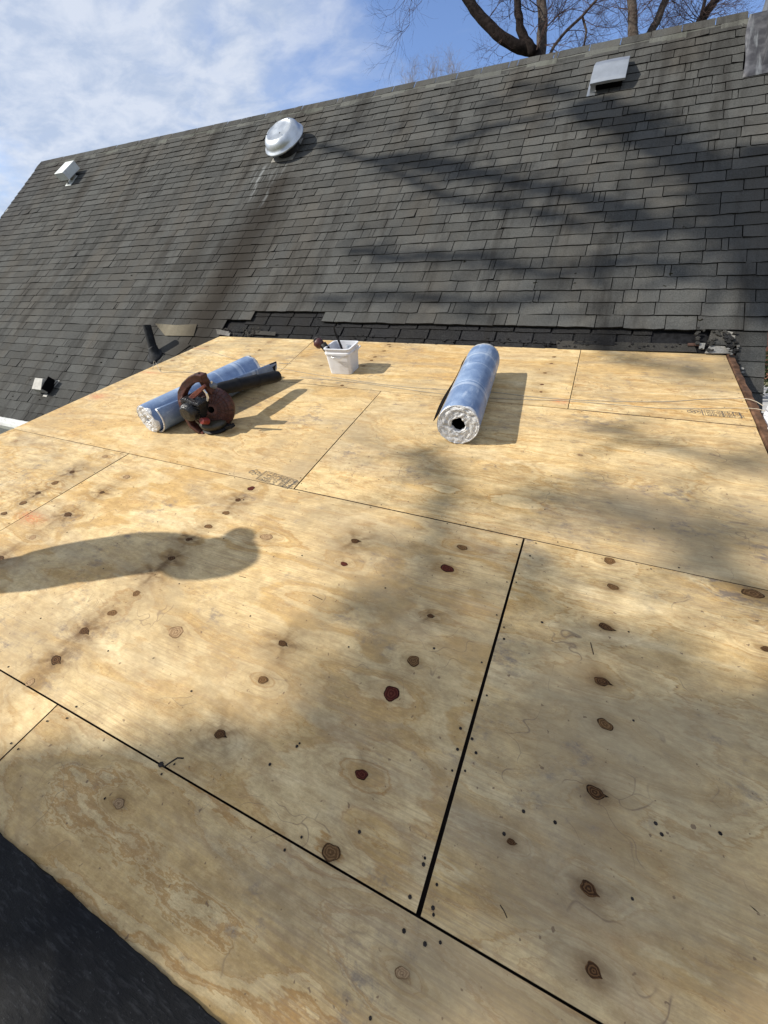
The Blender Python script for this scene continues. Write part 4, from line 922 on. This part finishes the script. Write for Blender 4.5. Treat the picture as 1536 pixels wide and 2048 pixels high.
mb.build('stack', M_LEAD, ch, fix=True)
mb = MB(); mb.hull([iv @ Vector(p) for p in ((3.50, W0.y - .04, hi), (4.24, W0.y - .04, hi), (4.24, W0.y + .89, hi), (3.50, W0.y + .89, hi))], [iv @ Vector(p) for p in ((3.50, W0.y - .04, hi + .08), (4.24, W0.y - .04, hi + .08), (4.24, W0.y + .89, hi + .08), (3.50, W0.y + .89, hi + .08))]); mb.build('crown_slab', simple('mortar', (.35, .34, .32, 1), .9), ch, fix=True)

# ------------------------------------------------------------------ trees behind the ridge
def limb(mb, pts, rads, n=9, kn=.12):
    mb.tube(pts, rads, n)
def wander(p, d, L, n, curl, up=0.0):
    out = [Vector(p)]; d = d.normalized()
    for i in range(n):
        d = (d + Vector((random.gauss(0, curl), random.gauss(0, curl), random.gauss(0, curl) + up))).normalized(); out.append(out[-1] + d * (L / n))
    return out
def twigs(mb, p, d, L, r, depth, curl=.28, kids=3):
    pts = wander(p, d, L, 4, curl * .5, .04); mb.tube(pts, [r, r * .85, r * .7, r * .55, r * .4], 4 if r < .02 else 6, cap=False)
    if depth == 0: return
    for k in range(kids):
        q = pts[random.randint(1, 4)]; dd = (pts[-1] - pts[0]).normalized(); side = Vector((random.gauss(0, 1), random.gauss(0, 1), random.gauss(0, 1) + .35)); side = (side - dd * side.dot(dd)).normalized()
        twigs(mb, q, dd * .75 + side * random.uniform(.45, .85), L * random.uniform(.55, .8), r * .58, depth - 1, curl, kids)
def tree(label, dist, trunks, sprays, mt, mtw, group='bare trees behind the ridge', carry=True):
    base = far(*trunks[0][0][0], dist); root = thing('bare_tree', label, 'tree', Matrix.Translation((base.x, base.y, GZ)), group)
    off = Vector((base.x, base.y, GZ)); first = True
    for pts, w, dd, mat in trunks:
        P = [far(px, py, dist + dd) - off for px, py in pts]; r0 = w / 2 / F * dist
        S = []
        for i in range(len(P) - 1):
            for t in (0, .34, .67): S.append(P[i].lerp(P[i + 1], t) + Vector((random.gauss(0, r0 * .10), random.gauss(0, r0 * .1), 0)))
        S.append(P[-1])
        if mat is not None and (first or dd == 0 and w > 12): S.insert(0, Vector((S[0].x, S[0].y, 0)) + Vector((0, 0, -.2)))
        # carry the limb on above the frame
        d = (S[-1] - S[-3]).normalized(); top = wander(S[-1], d + Vector((0, 0, .2)), 2.5 + random.random() * 1.5, 5, .12, .03); n0_ = len(S); S += top[1:] if carry else []
        rr = [r0 * (1.25 - .35 * min(1, i / n0_)) if i < n0_ else r0 * .9 * (1 - .8 * (i - n0_ + 1) / 6) for i in range(len(S))]
        mb = MB(); mb.tube(S, rr, 12); mb.build('trunk' if first or w > 20 else 'limb', mat, root, smooth=True); first = False
    tw = MB()
    for px, py, tx, ty, L, r, dp, kk in sprays:
        p = far(px, py, dist + random.uniform(-.5, .5)) - off; q = far(tx, ty, dist + random.uniform(-1.5, 1.5)) - off
        for _ in range(2): twigs(tw, p, q - p + Vector((random.gauss(0, .1), 0, random.gauss(0, .1))), L * random.uniform(.8, 1.1), r * .8, dp if carry else 3, .3, kk)
    o = tw.build('twigs', mtw, root); o['kind'] = 'stuff'; return root
D1 = 13.0
tree('big forked bare tree with a dark leaning limb, left of the slant back vent', D1,
 [([(1080, 160), (1081, 110), (1084, 50), (1082, 0)], 19, .5, M_BARK), ([(1080, 150), (1073, 112), (1062, 100), (1040, 96), (1005, 78), (972, 45), (948, 18), (930, -12), (900, -45), (840, -75), (780, -85)], 17, 0, M_BARKD),
  ([(1070, 108), (1050, 80), (1040, 55), (1036, 25), (1034, -8)], 14, -.1, M_BARKD), ([(1092, 125), (1108, 92), (1132, 62), (1162, 35), (1186, 8)], 5, .3, M_BARK), ([(1165, 35), (1173, 62), (1168, 92), (1160, 108)], 3.5, .35, M_BARK)],
 [(1073, 100, 1120, 20, 1.3, .022, 3, 4), (1085, 60, 1135, 10, 1.4, .02, 3, 4), (1084, 20, 1030, -20, 1.4, .02, 3, 4), (1090, 90, 1140, 90, 1.1, .014, 3, 4), (1100, 105, 1170, 110, .9, .012, 3, 4), (1040, 96, 990, 108, .9, .012, 3, 4), (1005, 78, 985, 110, .7, .010, 3, 3),
  (1132, 62, 1200, 40, 1.2, .014, 3, 4), (1162, 35, 1230, 0, 1.3, .014, 3, 4), (1186, 8, 1250, 10, 1.2, .014, 3, 4), (1060, 70, 1100, 30, 1.0, .012, 3, 4), (972, 45, 1000, 0, 1.2, .014, 3, 4), (960, 30, 930, 30, .5, .008, 2, 3), (1020, 40, 1000, 0, 1, .012, 3, 4), (1120, 85, 1130, 30, 1, .012, 3, 4), (1035, 20, 1075, -10, 1, .014, 3, 4), (1150, 60, 1170, 110, .8, .010, 3, 4), (1180, 60, 1230, 50, .8, .01, 3, 4),
  (950, 20, 965, -5, .5, .008, 2, 3), (850, -70, 812, -5, 1.3, .016, 3, 4), (820, -75, 790, 0, 1.3, .014, 3, 4), (870, -60, 860, -10, .7, .01, 3, 4), (800, -80, 775, -10, 1.0, .012, 3, 4), (840, -75, 800, 0, 1.5, .012, 3, 4)], M_BARK, M_TWIG)
tree('straight pale bare trunk with sunlit bark, right of the slant back vent', 17.0, [([(1268, 110), (1266, 75), (1264, 30), (1262, -5)], 16, 0, M_BARK)],
 [(1266, 40, 1300, 0, 1.8, .02, 3, 4), (1265, 60, 1230, 20, 1.5, .018, 3, 4), (1268, 30, 1310, 20, 1.4, .016, 3, 4), (1264, 20, 1225, 0, 1.5, .018, 3, 4), (1266, 55, 1290, 60, .9, .012, 3, 3)], M_BARK, M_TWIG)
tree('bare trunk leaning right, third from the left behind the ridge', 17.5, [([(1270, 120), (1295, 78), (1312, 45), (1330, 2)], 14, 0, M_BARK)],
 [(1300, 70, 1350, 60, 1.6, .018, 3, 4), (1320, 30, 1370, 10, 1.8, .02, 3, 4), (1312, 45, 1345, 35, 1.5, .016, 3, 4), (1298, 75, 1340, 72, 1.2, .012, 3, 4), (1330, 0, 1360, -20, 1.6, .016, 3, 4), (1310, 50, 1290, 10, 1.2, .014, 3, 4)], M_BARK, M_TWIG)
tree('dark bare trunk leaning right with dense twigs, nearest the chimney', 18.0, [([(1370, 100), (1398, 48), (1415, 22), (1436, -6)], 16, 0, M_BARKD), ([(1392, 52), (1402, 30), (1412, -6)], 6, -.2, M_BARKD)],
 [(1400, 40, 1350, 30, 2.0, .022, 3, 4), (1398, 46, 1360, 45, 1.6, .018, 3, 4), (1410, 30, 1460, 20, 1.8, .02, 3, 4), (1405, 35, 1430, 40, 1.5, .016, 3, 4), (1395, 50, 1340, 20, 2.0, .02, 3, 4), (1420, 15, 1480, 0, 1.8, .018, 3, 4), (1402, 38, 1380, 0, 1.6, .018, 3, 4), (1430, 20, 1500, 20, 1.6, .014, 3, 4), (1396, 48, 1450, 45, 1.2, .012, 3, 4)], M_BARKD, M_TWIG)
for k, (px, py, h_, lab) in enumerate(((818, 165, 40, 'low far bare treetop just above the ridge, leftmost of three'), (862, 155, 34, 'low far bare treetop just above the ridge, middle of three'), (900, 148, 42, 'low far bare treetop just above the ridge, rightmost of three'))):
    tree(lab, 38.0, [([(px, py + 70), (px + 1, py + 20)], 3, 0, M_TWIG)], [(px + random.uniform(-12, 12), py + 22, px + random.uniform(-22, 22), py - h_, 1.6, .02, 3, 3) for _ in range(6)], M_TWIG, simple('far_twig', (.22, .19, .17, 1), .9), 'far bare treetops', False)

# ------------------------------------------------------------------ neighbour's brick house seen past the right rake
def brick_mat():
    M = Mat('brick_wall'); bt = M.node('ShaderNodeTexBrick', ins={'Scale': 4.5, 'Color1': (.40, .13, .07, 1), 'Color2': (.30, .10, .06, 1), 'Mortar': (.45, .40, .35, 1), 'Mortar Size': .012})
    mp = M.node('ShaderNodeMapping'); mp.inputs['Rotation'].default_value = (math.pi / 2, 0, 0); M.link(M.tc.outputs['Object'], mp.inputs[0]); M.link(mp.outputs[0], bt.inputs['Vector']); return M.out(bt.outputs[0], .85)
nh0 = far(1531, 680, 24.0); nb_ = thing('brick_house', 'red brick neighbour house with white trim past the right roof edge', 'house', Matrix.Translation((nh0.x, nh0.y, GZ)))
mb = MB(); mb.box(-.6, 11, 0, 8, 0, 3.3); mb.add([(-.6, 0, 3.3), (-.6, 8, 3.3), (-.6, 4, 6.2), (11, 0, 3.3), (11, 8, 3.3), (11, 4, 6.2)], [(0, 2, 1), (3, 4, 5)]); mb.build('wall', brick_mat(), nb_)
mb = MB(); mb.hull([Vector((-1, -.5, 3.0)), Vector((11.4, -.5, 3.0)), Vector((11.4, 4, 6.25)), Vector((-1, 4, 6.25))], [Vector((-1, -.5, 3.15)), Vector((11.4, -.5, 3.15)), Vector((11.4, 4, 6.4)), Vector((-1, 4, 6.4))]); mb.hull([Vector((-1, 8.5, 3.0)), Vector((-1, 4, 6.25)), Vector((11.4, 4, 6.25)), Vector((11.4, 8.5, 3.0))], [Vector((-1, 8.5, 3.15)), Vector((-1, 4, 6.4)), Vector((11.4, 4, 6.4)), Vector((11.4, 8.5, 3.15))]); mb.build('roof', simple('far_roof', (.09, .08, .075, 1), .9), nb_, fix=True)
mb = MB(); mb.hull([Vector((-1.05, -.52, 2.95)), Vector((-1.05, 4, 6.2)), Vector((-1.0, 4, 6.2)), Vector((-1.0, -.52, 2.95))], [Vector((-1.05, -.52, 3.2)), Vector((-1.05, 4, 6.45)), Vector((-1.0, 4, 6.45)), Vector((-1.0, -.52, 3.2))]); mb.box(-1, 11.4, -.56, -.5, 2.98, 3.18); mb.build('white_trim', M_WHITE, nb_, fix=True)
for x in (1.2, 4.6, 8.0):
    w_ = MB(); w_.box(x, x + 1.1, -.05, -.005, 1.0, 2.3); wf = w_.build('window', M_WHITE, nb_); p_ = MB(); p_.box(x + .07, x + 1.03, -.07, -.052, 1.07, 2.23); p_.build('pane', simple('glass', (.03, .04, .05, 1), .1), wf)
def bush(label, p, w, h, n=900):
    mb = MB()
    for _ in range(n):
        u = Vector((random.gauss(0, 1), random.gauss(0, 1), random.gauss(0, 1))).normalized() * random.random() ** .4; c = Vector((u.x * w, u.y * w, h * .5 + u.z * h * .5)); s = .07
        a = Vector((random.gauss(0, 1), random.gauss(0, 1), random.gauss(0, 1))).normalized() * s; b_ = a.orthogonal().normalized() * s * .7; mb.add([c - a, c + b_, c + a, c - b_], [(0, 1, 2, 3)])
    r = thing('shrub', label, 'shrub', Matrix.Translation(p)); mb.build('foliage', simple('leaf', (.045, .06, .025, 1), .8), r)['kind'] = 'stuff'
    st = MB(); st.tube([(0, 0, 0), (0, 0, h * .6)], .05, 6); st.build('stem', M_BARK, r)
b0_ = far(1532, 700, 19.0); bush('dark green shrub in front of the brick house past the right roof edge', (b0_.x + .3, b0_.y, GZ), .9, max(1.2, (far(1532, 684, 19).z - GZ)))

# ------------------------------------------------------------------ the sun-side tree whose shade dapples roof and deck (stands outside the frame)
BK = -SUNW
st_root = None
def sun_pt(px, py, frame, D): return frame @ hit(px, py, frame, .0) + BK * D * .68
TB = sun_pt(1700, 1500, DECK, 22.0)
stree = thing('bare_tree', 'large bare tree on the sunny side that throws the branch shadows', 'tree', Matrix.Translation((TB.x, TB.y, GZ)))
so = Vector((TB.x, TB.y, GZ)); trk = MB(); trk.tube([Vector((0, 0, -.3)), Vector((.1, 0, 3)), Vector((-.1, .2, 8)), TB - so, TB - so + Vector((0, 0, 3))], [.42, .34, .28, .2, .1], 12); trk.build('trunk', M_BARK, stree, smooth=True)
tw = MB()
def shade(pts, frame, width, core, dens, D=20.0, rt=.012):
    """a limb of the tree with a spray of twigs of given half-width round it"""
    P = [sun_pt(px, py, frame, D + random.uniform(-.6, .6)) - so for px, py in pts]
    if core > 0:
        S = []
        for i in range(len(P) - 1):
            for t in (0, .33, .66): S.append(P[i].lerp(P[i + 1], t) + Vector((random.gauss(0, .02), random.gauss(0, .02), random.gauss(0, .02))))
        S.append(P[-1]); lm = MB(); lm.tube(S, [core * 1.1 * (1 - .35 * i / len(S)) for i in range(len(S))], 8); lm.build('limb', M_BARK, stree, smooth=True)
    L = sum((P[i + 1] - P[i]).length for i in range(len(P) - 1)); ar = L * 2 * width; nt = int((1.5 if core > 0 else .95) * dens * ar / (.5 * 2 * rt))
    for _ in range(nt):
        u = random.random() * (len(P) - 1); i = int(u); p = P[i].lerp(P[i + 1], u - i)
        o_ = Vector((random.gauss(0, .55), random.gauss(0, .55), random.gauss(0, .55))) * width; q = p + o_ + BK * random.uniform(-1.5, 1.5)
        d = Vector((random.gauss(0, 1), random.gauss(0, 1), random.gauss(0, 1))).normalized() * .25; tw.tube([q - d, q + Vector((random.gauss(0, .02),) * 3), q + d], [rt, rt, rt * .7], 4, cap=False)
R_, K_ = ROOF, DECK
# big limb shadows on the steep roof
shade([(1185, 215), (1250, 245), (1330, 290), (1400, 335), (1470, 390), (1536, 440)], R_, .10, .15, .5, 17)
shade([(1536, 300), (1530, 420), (1528, 520), (1534, 640)], R_, .12, .13, .6, 18)
shade([(1400, 330), (1450, 430), (1500, 520), (1536, 600)], R_, .12, .06, .4, 18)
shade([(800, 315), (900, 335), (1000, 360), (1120, 385), (1250, 420), (1340, 470)], R_, .08, .07, .45, 18)
shade([(640, 290), (760, 330), (900, 400), (1060, 420), (1180, 470)], R_, .08, .045, .35, 20)
shade([(700, 500), (800, 520), (960, 510), (1100, 560), (1260, 520), (1400, 560)], R_, .10, .05, .4, 20)
shade([(900, 290), (1000, 250), (1120, 230), (1190, 220)], R_, .06, .04, .4, 20)
shade([(640, 600), (800, 590), (950, 610), (1100, 600)], R_, .10, .03, .4, 20)
shade([(1040, 60 + 110), (1100, 180), (1170, 190)], R_, .05, .03, .3, 20)
# dappling on the plywood
shade([(830, 900), (900, 950), (860, 1060), (850, 1160), (760, 1260), (700, 1360), (600, 1440)], K_, .05, .045, .55, 20)
shade([(1180, 850), (1290, 880), (1400, 905), (1536, 940)], K_, .07, .03, .5, 20)
shade([(1000, 985), (1150, 1000), (1300, 1040), (1536, 1060)], K_, .12, .04, .5, 21)
shade([(1050, 1110), (1090, 1180), (1130, 1250), (1220, 1300), (1400, 1330)], K_, .07, .05, .6, 20)
shade([(1350, 1110), (1450, 1160), (1536, 1220)], K_, .08, .04, .6, 21)
shade([(820, 1300), (900, 1380), (1050, 1430), (1200, 1500), (1400, 1600), (1536, 1700)], K_, .17, .04, .75, 20)
shade([(1000, 1300), (1150, 1380), (1350, 1440), (1500, 1560)], K_, .10, .03, .6, 20)
shade([(560, 1560), (700, 1650), (780, 1780), (900, 2000)], K_, .06, .03, .5, 20)
shade([(950, 1600), (1100, 1700), (1250, 1850), (1400, 2000)], K_, .12, .04, .7, 20)
shade([(300, 1620), (400, 1750), (520, 1860), (700, 2040)], K_, .07, .05, .7, 20)
shade([(330, 1480), (480, 1560), (600, 1660), (740, 1820)], K_, .035, .02, .5, 20)
shade([(1450, 1600), (1500, 1800), (1536, 2000)], K_, .08, .03, .6, 20)
shade([(620, 770), (700, 790), (650, 820), (560, 830)], K_, .04, .0, .25, 22)
shade([(1180, 690), (1300, 730), (1450, 760)], K_, .10, .02, .35, 21)
shade([(420, 1420), (700, 1500), (1000, 1560), (1300, 1700), (1536, 1850)], K_, .38, .0, .24, 20)
shade([(0, 1750), (250, 1850), (500, 1950), (800, 2048)], K_, .20, .0, .5, 20)
shade([(1080, 960), (1250, 1010), (1400, 1050), (1536, 1080)], K_, .26, .0, .38, 21)
shade([(1000, 1230), (1150, 1290), (1350, 1330), (1536, 1380)], K_, .22, .0, .45, 20)
shade([(830, 900), (900, 1000), (870, 1120), (790, 1240), (690, 1360)], K_, .13, .03, .95, 20)
shade([(1060, 1560), (1060, 1750), (1150, 1950)], K_, .13, .05, .7, 20)
shade([(1180, 640), (1300, 700), (1450, 720)], K_, .25, .0, .3, 21)
shade([(1200, 225), (1330, 300), (1430, 380), (1536, 470)], R_, .24, .06, .6, 17)
shade([(1490, 330), (1490, 480), (1515, 620)], R_, .26, .07, .5, 18)
shade([(760, 320), (950, 350), (1150, 400), (1330, 480)], R_, .18, .04, .42, 18)
shade([(700, 470), (900, 500), (1100, 545), (1300, 530)], R_, .16, .0, .4, 19)
shade([(600, 270), (800, 250), (1000, 200), (1150, 190)], R_, .12, .0, .3, 19)
tw.build('twigs', M_TWIG, stree)['kind'] = 'stuff'

# ------------------------------------------------------------------ a person standing on the deck left of the frame; only the shadow shows
# head shadow ends at about (1.41,.76); the body is upright
head = hit(470, 1108); base = Vector((head.x, head.y, 0)); upd = D3.transposed() @ Vector((0, 0, 1))
Hh = 1.62; 
hp_ = upd * Hh; k = hp_.z / -SUND.z; foot = base - (hp_ + SUND * k); foot.z = 0
print('person foot', foot, [round(v) for v in proj(DECK @ (foot + upd * 1.6))])
per = thing('person', 'person in a dark hooded work jacket standing on the deck, just out of frame', 'person', Matrix.Translation(DECK @ foot))
def skin(name, verts, edges, rad, mat, parent, sub=2):
    me = bpy.data.meshes.new(name); me.from_pydata(verts, edges, []); o = bpy.data.objects.new(name, me); C.objects.link(o); o.parent = parent; me.materials.append(mat)
    md = o.modifiers.new('skin', 'SKIN'); 
    if not me.skin_vertices: me.skin_vertices.new(name='')
    for i, r in enumerate(rad): me.skin_vertices[0].data[i].radius = (r, r)
    me.skin_vertices[0].data[0].use_root = True; md.use_smooth_shade = True
    s = o.modifiers.new('sub', 'SUBSURF'); s.levels = sub; s.render_levels = sub; return o
V_ = [(0, 0, .92), (0, 0, 1.08), (0, 0, 1.26), (0, 0, 1.38), (0, .0, 1.47), (0, .0, 1.56), (0, 0, 1.64),
      (.05, .06, .86), (.08, .06, .48), (.08, .07, .08), (.18, .07, .04), (-.05, -.06, .86), (-.08, -.06, .48), (-.08, -.07, .08), (.02, -.07, .04),
      (.17, .03, 1.36), (.20, .03, 1.10), (.22, .02, .90), (-.17, 0, 1.36), (-.20, 0, 1.10), (-.16, 0, .90)]
E_ = [(0, 1), (1, 2), (2, 3), (3, 4), (4, 5), (5, 6), (0, 7), (7, 8), (8, 9), (9, 10), (0, 11), (11, 12), (12, 13), (13, 14), (3, 15), (15, 16), (16, 17), (3, 18), (18, 19), (19, 20)]
Rd = [.115, .12, .125, .12, .095, .12, .10, .10, .075, .06, .04, .10, .075, .06, .04, .08, .06, .045, .08, .06, .045]
V_ = [(a, b_ + (.105 if c_ < 1.45 else .02), c_) for a, b_, c_ in V_]
skin('body', V_, E_, Rd, simple('work_jacket', (.04, .05, .07, 1), .9), per)
hm = MB(); hm.lathe([(.001, .235), (.05, .232), (.11, .20), (.138, .14), (.14, .06), (.12, .0), (.09, -.04)], 24, Matrix.Translation((0, .0, 1.455)) @ Matrix.Scale(.92, 4)); hm.build('hood', simple('hood_cloth', (.04, .05, .07, 1), .9), per, smooth=True)
fc_ = MB(); fc_.lathe([(.001, .10), (.05, .085), (.075, .03), (.07, -.04), (.04, -.10), (.001, -.11)], 20, Matrix.Translation((.05, .03, 1.55))); fc_.build('face', simple('skin_tone', (.45, .28, .2, 1), .6), per, smooth=True)
bm_ = MB(); bm_.lathe([(.001, -.035), (.05, -.028), (.066, 0), (.05, .028), (.001, .035)], 16, Matrix.Translation((.0, .125, 1.60))); bm_.build('cap_brim', M_BPLA, per, smooth=True)
